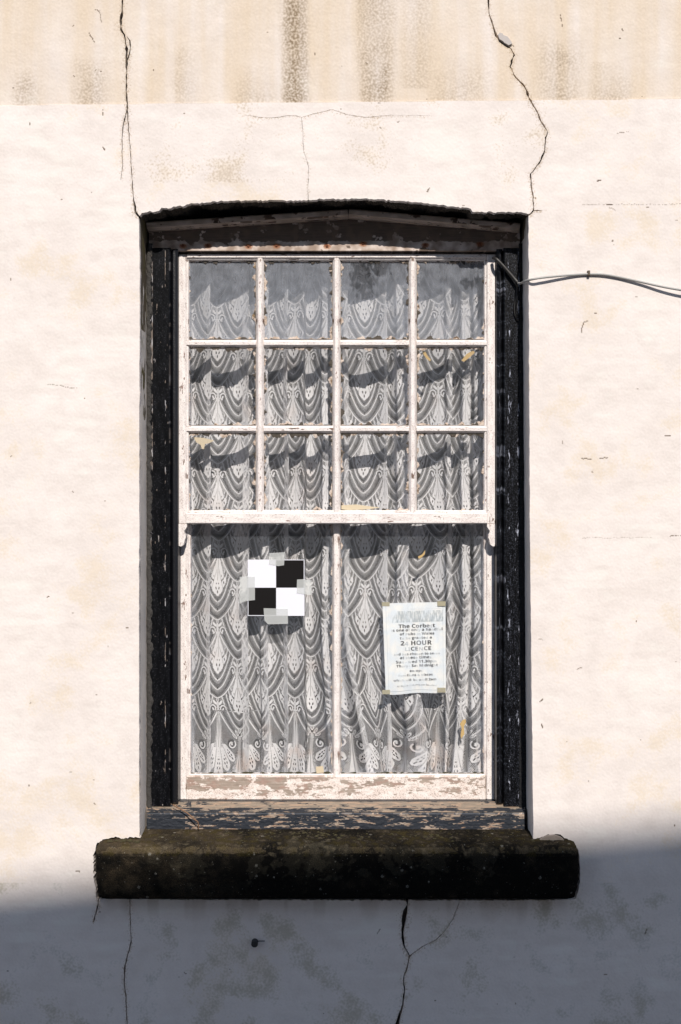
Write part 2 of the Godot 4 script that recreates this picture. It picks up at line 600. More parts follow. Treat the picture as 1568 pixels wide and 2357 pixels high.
# ------------------------------------------------------------------ _ready
func _ready() -> void:
	# camera
	var cam := Camera3D.new()
	cam.name = "camera"
	cam.position = Vector3(0, EYE, D)
	cam.fov = rad_to_deg(2.0 * atan(2357.0 / 2.0 * K / D))
	cam.near = 0.05
	cam.far = 200.0
	cam.current = true
	add_child(cam)
	# sky
	var we := WorldEnvironment.new()
	we.name = "environment"
	var env := Environment.new()
	env.background_mode = Environment.BG_SKY
	var sky := Sky.new()
	var sm := ProceduralSkyMaterial.new()
	sm.sky_top_color = Color(0.54, 0.62, 0.745)
	sm.sky_horizon_color = Color(0.84, 0.87, 0.92)
	sm.sky_curve = 0.15
	sm.ground_bottom_color = Color(0.2, 0.2, 0.2)
	sm.ground_horizon_color = Color(0.5, 0.52, 0.55)
	sm.sky_energy_multiplier = 1.15
	sky.sky_material = sm
	env.sky = sky
	env.tonemap_mode = Environment.TONE_MAPPER_LINEAR
	env.tonemap_exposure = 0.965
	env.sdfgi_enabled = true
	env.ssao_enabled = true
	env.ssil_enabled = true
	we.environment = env
	add_child(we)
	# sun
	var sun := DirectionalLight3D.new()
	sun.name = "sun"
	sun.light_energy = 1.55
	sun.light_color = Color(1.0, 0.972, 0.94)
	sun.light_angular_distance = 0.53
	sun.shadow_enabled = true
	add_child(sun)
	sun.look_at_from_position(SUN * 10.0, Vector3.ZERO, Vector3.UP)

	make_materials()
	make_street()
	make_wall()
	make_ledge()
	make_room()
	make_window()
	make_curtain()
	make_target()
	make_notice()
	make_small_things()

func make_materials() -> void:
	var wall_h := height_tex(1176, 1478, [[noise(21, 0.010, 4), 0.45], [noise(22, 0.05, 4), 0.35], [noise(23, 0.25, 2), 0.2]])
	var m := mat("render", Color.WHITE, 0.92, wall_texture(), wall_h, 0.28, 0.3)
	m.texture_repeat = false
	# the same limewash where the wall runs on
	var h2 := height_tex(512, 512, [[noise(24, 0.03, 4), 0.7], [noise(25, 0.2, 2), 0.3]])
	tri_map(mat("render_plain", Color(0.905, 0.865, 0.82), 0.92, null, h2, 0.4, 0.3), Vector3(0.6, 0.6, 0.6))
	# reveals: the same coat, scuffed, moss at the head of one of them
	var rv := peel_tex(64, 768, 31, 1.6, 0.5, [Color(0.90, 0.86, 0.82), Color(0.86, 0.83, 0.80), Color(0.5, 0.46, 0.4)], [Color(0.42, 0.37, 0.30), Color(0.30, 0.26, 0.20), Color(0.36, 0.33, 0.14)], func(_x, y): return 0.30 if y < 0.20 else (0.62 if y < 0.34 else 1.3), false)
	mat("reveal_mossy", Color.WHITE, 0.9, rv)
	var rv2 := peel_tex(64, 768, 33, 1.6, 0.5, [Color(0.90, 0.86, 0.82), Color(0.85, 0.82, 0.79), Color(0.5, 0.46, 0.4)], [Color(0.42, 0.37, 0.30), Color(0.30, 0.26, 0.20), Color(0.3, 0.28, 0.22)], func(_x, y): return 0.45 if y < 0.05 else 1.3, false)
	mat("reveal_clean", Color.WHITE, 0.9, rv2)
	var rough := height_tex(256, 256, [[noise(26, 0.04, 4), 0.6], [noise(27, 0.2, 2), 0.4]])
	tri_map(mat("masonry", lin(0.07, 0.058, 0.045), 0.95, null, rough, 1.2), Vector3(3, 3, 3))
	tri_map(mat("mortar_dark", lin(0.05, 0.042, 0.034), 0.95, null, rough, 1.0), Vector3(4, 4, 4))
	# white paint, two directions of grain
	var white := peel_tex(512, 512, 41, 1.0, 1.0, [Color(0.955, 0.925, 0.905), Color(0.91, 0.875, 0.855), Color(0.50, 0.42, 0.38)], [Color(0.50, 0.40, 0.35), Color(0.36, 0.28, 0.23), Color(0.58, 0.42, 0.38)], func(_x, _y): return 0.985, true, 0.055)
	var wh := height_tex(512, 512, [[noise(42, 0.06, 3), 0.6], [noise(43, 0.25, 2), 0.4]])
	tri_map(mat("white_across", Color.WHITE, 0.6, white, wh, 0.06), Vector3(1.3, 5.0, 5.0))
	tri_map(mat("white_upright", Color.WHITE, 0.6, white, wh, 0.06), Vector3(5.0, 1.3, 5.0))
	var putty := peel_tex(256, 256, 45, 1.5, 1.5, [Color(0.86, 0.80, 0.75), Color(0.78, 0.70, 0.63), Color(0.4, 0.33, 0.27)], [Color(0.55, 0.45, 0.36), Color(0.35, 0.28, 0.22), Color(0.62, 0.52, 0.38)], func(_x, _y): return 0.84, true, 0.08)
	tri_map(mat("putty", Color.WHITE, 0.8, putty, wh, 0.2), Vector3(4, 4, 4))
	# bottom rail: most of its paint gone at one end
	var br := peel_tex(900, 60, 51, 1.0, 3.2, [Color(0.94, 0.90, 0.87), Color(0.90, 0.84, 0.80), Color(0.45, 0.37, 0.33)], [Color(0.72, 0.66, 0.61), Color(0.57, 0.51, 0.46), Color(0.66, 0.55, 0.50)], func(x, y): return 0.28 + 0.36 * y + 0.24 * smoothstep(0.3, 0.6, x) + (0.25 if y > 0.8 else 0.0), true, 0.05)
	mat("rail_peeling", Color.WHITE, 0.75, br, height_tex(900, 60, [[noise(52, 0.06, 3), 1.0]]), 0.15)
	var s1 := peel_tex(900, 40, 55, 1.1, 5.0, [Color(0.12, 0.135, 0.16), Color(0.17, 0.18, 0.20), Color(0.3, 0.28, 0.26)], [Color(0.60, 0.54, 0.47), Color(0.46, 0.41, 0.36), Color(0.66, 0.55, 0.46)], func(x, y): return (0.12 if y < 0.6 else 0.58) + (0.5 if x < 0.12 and y < 0.5 else 0.0))
	mat("sill_upper", Color.WHITE, 0.7, s1, height_tex(900, 40, [[noise(56, 0.08, 3), 1.0]]), 0.15)
	var s2 := peel_tex(900, 60, 58, 1.3, 5.5, [Color(0.125, 0.145, 0.175), Color(0.19, 0.205, 0.235), Color(0.3, 0.28, 0.26)], [Color(0.74, 0.67, 0.61), Color(0.52, 0.46, 0.40), Color(0.60, 0.47, 0.38)], func(x, y): return 0.66 + (0.30 if x < 0.10 else 0.0) + (0.10 * sin(y * PI)) - 0.10 * smoothstep(0.4, 0.0, y))
	mat("sill_lower", Color.WHITE, 0.55, s2, height_tex(900, 60, [[noise(59, 0.08, 3), 1.0]]), 0.15)
	# black gloss on the box frame: one side crumbling at the top, the other crazed all the way
	var j1 := peel_tex(72, 1100, 61, 2.6, 1.2, [Color(0.035, 0.038, 0.048), Color(0.07, 0.074, 0.085), Color(0.42, 0.42, 0.45)], [Color(0.55, 0.50, 0.46), Color(0.34, 0.31, 0.29), Color(0.70, 0.70, 0.72)], func(x, y): return (0.50 if x < 0.18 and y < 0.40 else (0.72 if x < 0.10 or (x > 0.78 and x < 0.82) else 1.04)), false, 0.012)
	mat("black_gloss_crumbling", Color.WHITE, 0.34, j1, height_tex(72, 1100, [[noise(62, 0.12, 3), 1.0]]), 0.05, 0.3)
	var j2 := peel_tex(72, 1100, 64, 2.6, 1.2, [Color(0.032, 0.034, 0.044), Color(0.065, 0.07, 0.082), Color(0.48, 0.50, 0.56)], [Color(0.60, 0.62, 0.68), Color(0.42, 0.42, 0.45), Color(0.78, 0.80, 0.86)], func(x, _y): return 0.88 if (x > 0.18 and x < 0.34) or x > 0.85 else 1.04, false, 0.05)
	mat("black_gloss_crazed", Color.WHITE, 0.36, j2, height_tex(72, 1100, [[noise(65, 0.16, 3), 1.0]]), 0.08, 0.3)
	tri_map(mat("black_plain", lin(0.006, 0.0065, 0.009), 0.4, null, wh, 0.1), Vector3(4, 4, 4))
	# head board: dirty cream paint, rust round the nails
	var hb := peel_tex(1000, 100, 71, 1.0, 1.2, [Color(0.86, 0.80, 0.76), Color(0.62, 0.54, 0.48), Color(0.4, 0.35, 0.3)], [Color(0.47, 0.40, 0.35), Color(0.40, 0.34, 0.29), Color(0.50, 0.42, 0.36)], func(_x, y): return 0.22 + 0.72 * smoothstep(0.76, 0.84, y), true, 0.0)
	var im := hb.get_image()
	for nx in NAILS:
		var cx: float = (nx[0] - 343.0) / (1197.0 - 343.0) * 1000.0
		var cy: float = (nx[1] - 470.0) / (578.0 - 470.0) * 100.0
		for y in range(int(cy) - 6, mini(int(cy) + 9, 100)):
			for x in range(int(cx) - 14, int(cx) + 14):
				var q: float = pow((x - cx) / 11.0, 2) + pow((y - cy) / (8.0 if y > cy else 4.0), 2) + 0.5 * sin(x * 1.7 + y)
				if q < 1.0 and x >= 0 and x < 1000 and y >= 0:
					im.set_pixel(x, y, im.get_pixel(x, y).lerp(Color(0.55, 0.27, 0.10), clampf(1.1 - q, 0.0, 0.85)))
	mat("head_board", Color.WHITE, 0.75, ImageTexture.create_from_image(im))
	var hm := peel_tex(512, 64, 75, 1.0, 1.5, [Color(0.86, 0.78, 0.72), Color(0.74, 0.66, 0.59), Color(0.4, 0.35, 0.3)], [Color(0.42, 0.32, 0.25), Color(0.30, 0.23, 0.18), Color(0.45, 0.35, 0.28)], func(_x, _y): return 0.80)
	tri_map(mat("head_moulding", Color.WHITE, 0.7, hm), Vector3(1.2, 8, 8))
	# glass and the dirt on it
	var g := mat("glass", Color(0.6, 0.65, 0.65, 0.01), 0.02)
	g.transparency = BaseMaterial3D.TRANSPARENCY_ALPHA
	# dust: heavy in the top row, thinner in spots on two panes
	for k in 6:
		M["film_%d" % k] = film("film_%d" % k, 81 + k * 5, [0.30, 0.05, 0.045, 0.32, 0.30, 0.28][k], [0.09, 0.05, 0.04, 0.08, 0.10, 0.10][k], [[], [], [], [], [[0.34, 0.22, 0.20, 0.26], [0.55, 0.12, 0.22, 0.10]], [[0.93, 0.45, 0.10, 0.35], [0.72, 0.30, 0.10, 0.08]]][k])
	# lace
	for hem in [false, true]:
		var l := mat("lace_hem" if hem else "lace", Color(0.88, 0.875, 0.875), 0.9, lace_texture(hem), null, 0.0, 0.2)
		l.transparency = BaseMaterial3D.TRANSPARENCY_ALPHA_SCISSOR
		l.alpha_scissor_threshold = 0.5
		l.vertex_color_use_as_albedo = true
		l.backlight_enabled = true
		l.backlight = Color(0.35, 0.345, 0.34)
	mat("rust", lin(0.16, 0.05, 0.018), 0.85)
	mat("cable_grey", lin(0.36, 0.35, 0.33), 0.5)
	mat("cable_black", lin(0.018, 0.016, 0.015), 0.5)
	mat("old_tape", lin(0.42, 0.38, 0.26), 0.5)
	mat("yellow_scrap", lin(0.55, 0.38, 0.16), 0.7)
	mat("cream_scrap", lin(0.66, 0.55, 0.38), 0.7)
	mat("ink", lin(0.035, 0.035, 0.04), 0.6)
	mat("ink_faded", lin(0.20, 0.21, 0.23), 0.7)
	mat("ink_pale", lin(0.55, 0.58, 0.60), 0.7)

func film(called: String, sd: int, base: float, vary: float, thin_spots := []) -> StandardMaterial3D:
	var w := 160
	var h := 190
	var a := noise(sd, 0.03, 4)
	var b := noise(sd + 1, 0.09, 3)
	var d := PackedByteArray()
	d.resize(w * h * 4)
	for y in h:
		for x in w:
			var v := base + vary * (a.get_noise_2d(x, y) * 1.2 + b.get_noise_2d(x * 2.0, y * 0.25) * 0.9)
			for q in thin_spots:
				var e2 := pow((float(x) / w - q[0]) / q[2], 2) + pow((float(y) / h - q[1]) / q[3], 2) + 1.3 * a.get_noise_2d(x * 2.0 + 70.0, y * 1.2) + 0.5 * b.get_noise_2d(x, y)
				v *= lerpf(0.42, 1.0, smoothstep(0.4, 1.2, e2))
			# wiped less near the bars: a ragged grubby border
			var e := minf(minf(x, w - x), minf(y, h - y)) + b.get_noise_2d(x * 1.5, y * 1.5) * 9.0
			v += 0.22 * clampf(1.0 - e / 9.0, 0.0, 1.0)
			var o := (y * w + x) * 4
			d[o] = 188  # bluish tint paints sky reflection into the dust
			d[o + 1] = 193
			d[o + 2] = 203
			d[o + 3] = clampi(int(v * 255.0), 2, 255)
	var m := mat(called, Color.WHITE, 0.9, tex_of(w, h, d, Image.FORMAT_RGBA8), null, 0.0, 0.2)
	m.transparency = BaseMaterial3D.TRANSPARENCY_ALPHA
	m.texture_repeat = false
	return m

# ------------------------------------------------------------------ street
func make_street() -> void:
	var st := MB.new()
	st.quad(Vector3(-40, 0, -8), Vector3(40, 0, -8), Vector3(40, 0, 40), Vector3(-40, 0, 40), Vector3.UP)
	structure("ground", st.mesh(), tri_map(mat("asphalt", lin(0.06, 0.06, 0.062), 0.9, null, M.masonry.heightmap_texture, 0.5), Vector3(2, 2, 2)))
	for p in [[0.02, 1.5], [10.6, 11.95]]:
		var pv := MB.new()
		pv.box(Vector3(-20, 0.004, p[0]), Vector3(20, 0.12, p[1]), 0.01)
		structure("pavement", pv.mesh(), tri_map(mat("paving", lin(0.22, 0.21, 0.20), 0.9), Vector3.ONE))
	# the house over the road, whose roof line throws the shade on the foot of the wall
	var h := thing("opposite_house", "grey stone house across the street whose parapet shades the wall foot", "house", Vector3(0, 0, 12.0))
	var top := func(x: float) -> float: return 0.841 + 12.0 * SUN.y / SUN.z + 0.098 * (x - 12.0 * SUN.x)
	var b := MB.new()
	b.slab(PackedVector2Array([Vector2(-14, 0.0), Vector2(14, 0.0), Vector2(14, top.call(14.0)), Vector2(-14, top.call(-14.0))]), 8.0, 0.0, func(p): return p)
	b.quad(Vector3(-14, 0, 0), Vector3(14, 0, 0), Vector3(14, top.call(14.0), 0), Vector3(-14, top.call(-14.0), 0), Vector3.FORWARD)
	put(h, "wall", b.mesh(), tri_map(mat("grey_stone", lin(0.24, 0.23, 0.21), 0.9, null, M.masonry.heightmap_texture, 1.0), Vector3(1, 1, 1)))
	var gl := mat("dark_window", lin(0.03, 0.035, 0.04), 0.1)
	var wp := mat("house_white", lin(0.6, 0.6, 0.58), 0.6)
	for x in [-10.0, -6.0, -3.0, 0.0, 3.0, 6.0, 10.0]:
		for y in [1.2, 4.6, 8.0]:
			if x == 0.0 and y < 2.0:
				var dr := MB.new()
				dr.box(Vector3(-0.5, 0.15, -0.04), Vector3(0.5, 2.2, 0.02))
				put(h, "door", dr.mesh(), mat("door_green", lin(0.03, 0.07, 0.05), 0.4))
				continue
			var f := MB.new()
			f.box(Vector3(x - 0.55, y, -0.03), Vector3(x + 0.55, y + 1.7, 0.02))
			var o := put(h, "window", f.mesh(), wp)
			for k in 4:
				var q := MB.new()
				var lo := Vector3(x - 0.48 + 0.5 * (k % 2), y + 0.07 + 0.8 * (k / 2), -0.036)
				q.box(lo, lo + Vector3(0.46, 0.76, 0.02))
				put(o, "pane", q.mesh(), gl)

# ------------------------------------------------------------------ wall
func jag(pts: Array, amp: float, step: float, sd: int) -> PackedVector2Array:
	# a traced line with points every step units and a ragged edge
	var f := noise(sd, 0.09, 3)
	var out := PackedVector2Array()
	for i in pts.size() - 1:
		var a := Vector2(pts[i][0], pts[i][1])
		var b := Vector2(pts[i + 1][0], pts[i + 1][1])
		var nrm := (b - a).orthogonal().normalized()
		var k := maxi(1, int(a.distance_to(b) / step))
		for q in k:
			var p := a.lerp(b, float(q) / k)
			out.append(p + nrm * (f.get_noise_2d(p.x, p.y) * amp * 2.0 if i + q > 0 else 0.0))
	var e: Array = pts[pts.size() - 1]
	out.append(Vector2(e[0], e[1]))
	return out

func strip(pts: Array, sd: int, amp := 1.2) -> PackedVector2Array:
	# a crack: points with a width each, as a thin closed outline
	var f := noise(sd, 0.15, 3)
	var l := PackedVector2Array()
	var r := PackedVector2Array()
	for i in pts.size() - 1:
		var a := Vector2(pts[i][0], pts[i][1])
		var b := Vector2(pts[i + 1][0], pts[i + 1][1])
		var nrm := (b - a).orthogonal().normalized()
		var k := maxi(1, int(a.distance_to(b) / 7.0))
		for q in k + (1 if i == pts.size() - 2 else 0):
			var t := float(q) / k
			var p := a.lerp(b, t) + nrm * f.get_noise_2d(a.x + t * 60.0, a.y) * amp
			var w: float = lerpf(pts[i][2], pts[i + 1][2], t) * 0.56 * maxf(0.35, 1.0 + 1.1 * f.get_noise_2d(p.x * 2.0, p.y * 2.0))
			l.append(p - nrm * w)
			r.append(p + nrm * w)
	r.reverse()
	l.append_array(r)
	return l

func metres(p: PackedVector2Array, d := 0.0) -> PackedVector2Array:
	var o := PackedVector2Array()
	for q in p:
		o.append(at2(q.x, q.y, d))
	return o

const ARCH := [[319, 498], [327, 492], [345, 486], [352, 489], [366, 484], [372, 479], [388, 481], [400, 476], [420, 474], [440, 468], [470, 467], [500, 463], [540, 462], [600, 461], [650, 461], [700, 462], [740, 458], [784, 458], [830, 457], [880, 459], [920, 462], [960, 465], [1000, 470], [1040, 475], [1075, 478], [1084, 480], [1088, 488], [1120, 488], [1180, 488], [1200, 488], [1217, 493]]
const NAILS := [[421, 565.5], [478, 565], [572, 566], [636.6, 565], [753, 566], [835.6, 560], [978.8, 563.6], [1104.7, 561]]

# cracks: points with a width each, in grid units; then the seed and the raggedness
const CRACKS := [
	[[[268, -305, 2.0], [282, -20, 2.5], [281, 25, 2.5], [278, 45, 5.0], [278, 66, 3.5], [286, 78, 2.5], [288, 90, 2.2], [291, 118, 6.5], [291, 138, 5.5], [291, 160, 3.0], [290, 210, 2.6], [293, 245, 2.2], [296, 300, 1.5], [301, 360, 1.4], [305, 425, 1.6], [308, 462, 2.0], [310, 475, 5.5], [312, 488, 4.0], [324, 502, 4.0]], 8, 1.6],
	[[[294, 246, 1.2], [289, 265, 2.4], [284, 285, 1.9], [282, 310, 1.2], [281, 350, 1.1], [283, 380, 1.0], [278, 415, 0.6]], 9, 1.2],
	[[[291, 82, 1.0], [298, 92, 2.0], [300, 112, 2.2], [296, 130, 2.2], [290, 142, 2.0]], 10, 1.2],
	[[[1118, -305, 2.4], [1125, -10, 2.4], [1125, 22, 2.2], [1134, 55, 2.4], [1143, 80, 4.0], [1156, 97, 2.4], [1176, 110, 3.0], [1184, 125, 2.8], [1175, 152, 2.6], [1184, 172, 2.8], [1204, 192, 3.2], [1215, 215, 3.8], [1224, 237, 3.2], [1236, 255, 3.0], [1246, 280, 2.8], [1261, 303, 2.0], [1255, 325, 2.2], [1255, 345, 2.4], [1241, 375, 3.0], [1222, 400, 2.2], [1223, 425, 1.8], [1228, 460, 2.2], [1229, 484, 2.6], [1222, 492, 4.0], [1212, 497, 4.0]], 11, 2.2],
	[[[1229, 485, 2.0], [1238, 484, 2.0], [1250, 485, 0.6]], 12, 1.2],
	[[[710, 470, 0.60], [709, 430, 0.60], [711, 385, 0.54], [699, 345, 0.54], [697, 300, 0.54], [694, 270, 0.60], [684, 267, 0.84], [660, 266, 0.72], [636, 271, 0.78], [600, 270, 0.60], [560, 264, 0.36]], 13, 1.2],
	[[[694, 270, 0.60], [722, 262, 0.66], [766, 252, 0.78], [800, 264, 0.78], [840, 270, 0.78], [868, 268, 0.66], [900, 265, 0.54], [990, 266, 0.36]], 14, 1.2],
	[[[300, 2060, 1.6], [299, 2093, 1.4], [301, 2138, 1.5], [302, 2168, 2.0], [294, 2198, 1.8], [287, 2228, 2.2], [286, 2263, 2.4], [290, 2293, 2.2], [291, 2328, 1.8], [293, 2357, 1.8], [290, 2480, 2.0]], 15, 1.2],
	[[[934, 2060, 4.5], [938, 2083, 4.0], [934, 2096, 8.0], [930, 2116, 8.0], [928, 2138, 6.0], [927, 2158, 4.5], [932, 2183, 2.6], [943, 2201, 2.8], [937, 2228, 2.6], [929, 2251, 2.6], [932, 2283, 2.4], [926, 2318, 3.0], [919, 2338, 6.0], [915, 2357, 7.0], [905, 2480, 7.0]], 16, 2.0],
	[[[1063, 2062, 0.9], [1044, 2113, 1.1], [1024, 2143, 1.2], [1004, 2163, 1.6], [974, 2178, 1.6], [941, 2202, 1.8]], 17, 1.2],
	[[[226, 2045, 4.0], [227, 2073, 3.0], [222, 2098, 2.6], [215, 2123, 2.2]], 18, 1.2],
]

func make_wall() -> void:
	var house := thing("house_wall", "cream rendered wall with long cracks and rain streaks around the window", "wall")
	# outline of the whole front in grid units, the opening and the ledge cut out
	var left := TX0 + 2
	var right := TX0 + TW * 2 - 2
	var top := TY0 + 2
	var ground := 1178.5 + (EYE - 0.1) / K
	var opening := PackedVector2Array()
	opening.append_array(jag(ARCH, 1.6, 5.0, 3))
	opening.append_array(jag([[1217, 494], [1218, 800], [1220, 1200], [1223, 1500], [1228, 1938]], 0.7, 16.0, 4))
	opening.append_array(jag([[1232, 1938], [1238, 1930], [1262, 1921], [1290, 1921], [1300, 1928], [1316, 1938], [1332, 1958], [1335, 2000], [1334, 2040], [1325, 2070], [1200, 2072], [900, 2072], [500, 2071], [222, 2069]], 1.5, 5.0, 5))
	opening.append_array(jag([[221, 2060], [216, 2010], [215, 1970], [222, 1945], [236, 1932], [262, 1927], [290, 1930], [312, 1926], [323, 1929]], 2.0, 4.0, 6))
	opening.append_array(jag([[321, 1926], [320, 1500], [321, 1000], [322, 600], [319, 498]], 0.7, 16.0, 7))
	var cracks := []
	for c in CRACKS:
		cracks.append(strip(c[0], c[1], c[2]))
	# the older coat above the joint lies a little behind the newer one
	var joint := [[left, 246], [0, 244], [150, 241], [240, 239], [295, 239], [480, 236], [784, 235], [1084, 231], [1384, 229], [1568, 226], [right, 224]]
	var jl := jag(joint, 0.8, 14.0, 19)
	var upper := PackedVector2Array([Vector2(right, top), Vector2(left, top)])
	upper.append_array(jl)
	var lower := jl.duplicate()
	lower.append_array([Vector2(right, ground), Vector2(left, ground)])
	var pieces := []
	for base in [[upper, -0.004], [lower, 0.0]]:
		# cut through the middle first, so that the opening becomes a notch in each half and never a hole
		var ps := []
		for half in [[left - 9, 700.0], [700.0, right + 9]]:
			for r in Geometry2D.intersect_polygons(base[0], PackedVector2Array([Vector2(half[0], top - 9), Vector2(half[1], top - 9), Vector2(half[1], ground + 9), Vector2(half[0], ground + 9)])):
				ps.append(r)
		for cut in [opening] + cracks:
			# several cutters may cross themselves: clean them first
			var nx := []
			for p in ps:
				var left_over := Geometry2D.clip_polygons(p, cut)
				if left_over.any(func(r): return Geometry2D.is_polygon_clockwise(r)):
					print("hole from a cut")
					left_over = [p]
				nx.append_array(left_over)
			ps = nx
		for p in ps:
			pieces.append([p, base[1]])
	for pc in pieces:
		var p: PackedVector2Array = pc[0]
		var w := metres(p)
		var area := 0.0
		for i in w.size():
			area += w[i].cross(w[(i + 1) % w.size()]) * 0.5
		if absf(area) < 2e-5:
			continue
		var b := MB.new()
		b.slab(w, pc[1], -0.020, wall_uv)
		put(house, "render_panel", b.mesh(), M.render)
	# the wall beyond the frame
	var x0 := (left - 784) * K
	var x1 := (right - 784) * K
	var y1 := EYE + (1178.5 - top) * K
	for r in [[-6.0, 0.1, x0, 5.6], [x1, 0.1, 6.0, 5.6], [x0, y1, x1, 5.6]]:
		var b := MB.new()
		b.box(Vector3(r[0], r[1], -0.020), Vector3(r[2], r[3], -0.002))
		put(house, "render_panel", b.mesh(), M.render_plain)
	# masonry behind, 0.32 m thick, with a larger hole
	var a := at(296, 430)
	var c := at(1246, 1950)
	for r in [[-6.0, 0.0, a.x, 5.6], [c.x, 0.0, 6.0, 5.6], [a.x, a.y, c.x, 5.6], [a.x, 0.0, c.x, c.y - 0.10]]:
		var b := MB.new()
		b.box(Vector3(r[0], r[1], -0.34), Vector3(r[2], r[3], -0.0205))
		put(house, "masonry", b.mesh(), M.mortar_dark)
	# reveals
	for s in [[321.0, 321.0, 296.0, "reveal_mossy"], [1217.5, 1228.5, 1246.0, "reveal_clean"]]:
		var rows := []
		var uvs := []
		var f := noise(int(s[0]), 6.0, 3)
		for j in 80:
			var t := j / 79.0
			var p := at(lerpf(s[0], s[1], t), lerpf(455.0, 1940.0, t))
			var row := []
			var uv := []
			for i in 12:
				var z := -0.0195 - 0.26 * i / 11.0
				row.append(Vector3(p.x + (0.0022 * f.get_noise_2d(p.y, z * 3.0) if i > 0 else 0.0) - 0.0006 * signf(p.x) * -1.0, p.y, z))
				uv.append(Vector2(i / 11.0 * 2.0, t))
			if s[0] > 784.0:
				row.reverse()
				uv.reverse()
			rows.append(row)
			uvs.append(uv)
		put(house, "reveal", grid_mesh(rows, uvs), M[s[3]])
		var k := MB.new()
		var e := at(s[2], 450)
		k.box(Vector3(minf(e.x, at(s[0], 0).x - 0.004), at(0, 1950).y, -0.34), Vector3(maxf(e.x, at(s[0], 0).x - 0.004) if s[0] < 784.0 else e.x, at(0, 440).y, -0.021))
		if s[0] < 784.0:
			put(house, "masonry", k.mesh(), M.mortar_dark)
	# rough underside of the arch
	var ap := jag(ARCH, 1.6, 5.0, 3)
	var srows := []
	var suv := []
	var sf := noise(90, 7.0, 3)
	for i in 10:
		var row := []
		var uv := []
		for p in ap:
			var q := at(p.x, p.y)
			var z := -0.0195 - 0.22 * i / 9.0
			row.append(Vector3(q.x, q.y + 0.003 + (0.016 * (0.5 + sf.get_noise_2d(q.x, z * 2.0)) if i > 0 else 0.0), z))
			uv.append(Vector2(q.x, z))
		row.reverse()
		uv.reverse()
		srows.append(row)
		suv.append(uv)
	put(house, "arch_soffit", grid_mesh(srows, suv), M.masonry)
	# loose corner of render that has lifted beside the crack
	var ch := MB.new()
	ch.slab(metres(PackedVector2Array([Vector2(1146, 81), Vector2(1150, 76), Vector2(1157, 78), Vector2(1159, 82), Vector2(1168, 85), Vector2(1175, 94), Vector2(1179, 101), Vector2(1171, 105), Vector2(1161, 99), Vector2(1157, 95), Vector2(1150, 91)])), 0.0035, -0.004, wall_uv)
	put(house, "lifted_flake", ch.mesh(), mat("flake", Color(0.74, 0.71, 0.69), 0.9))

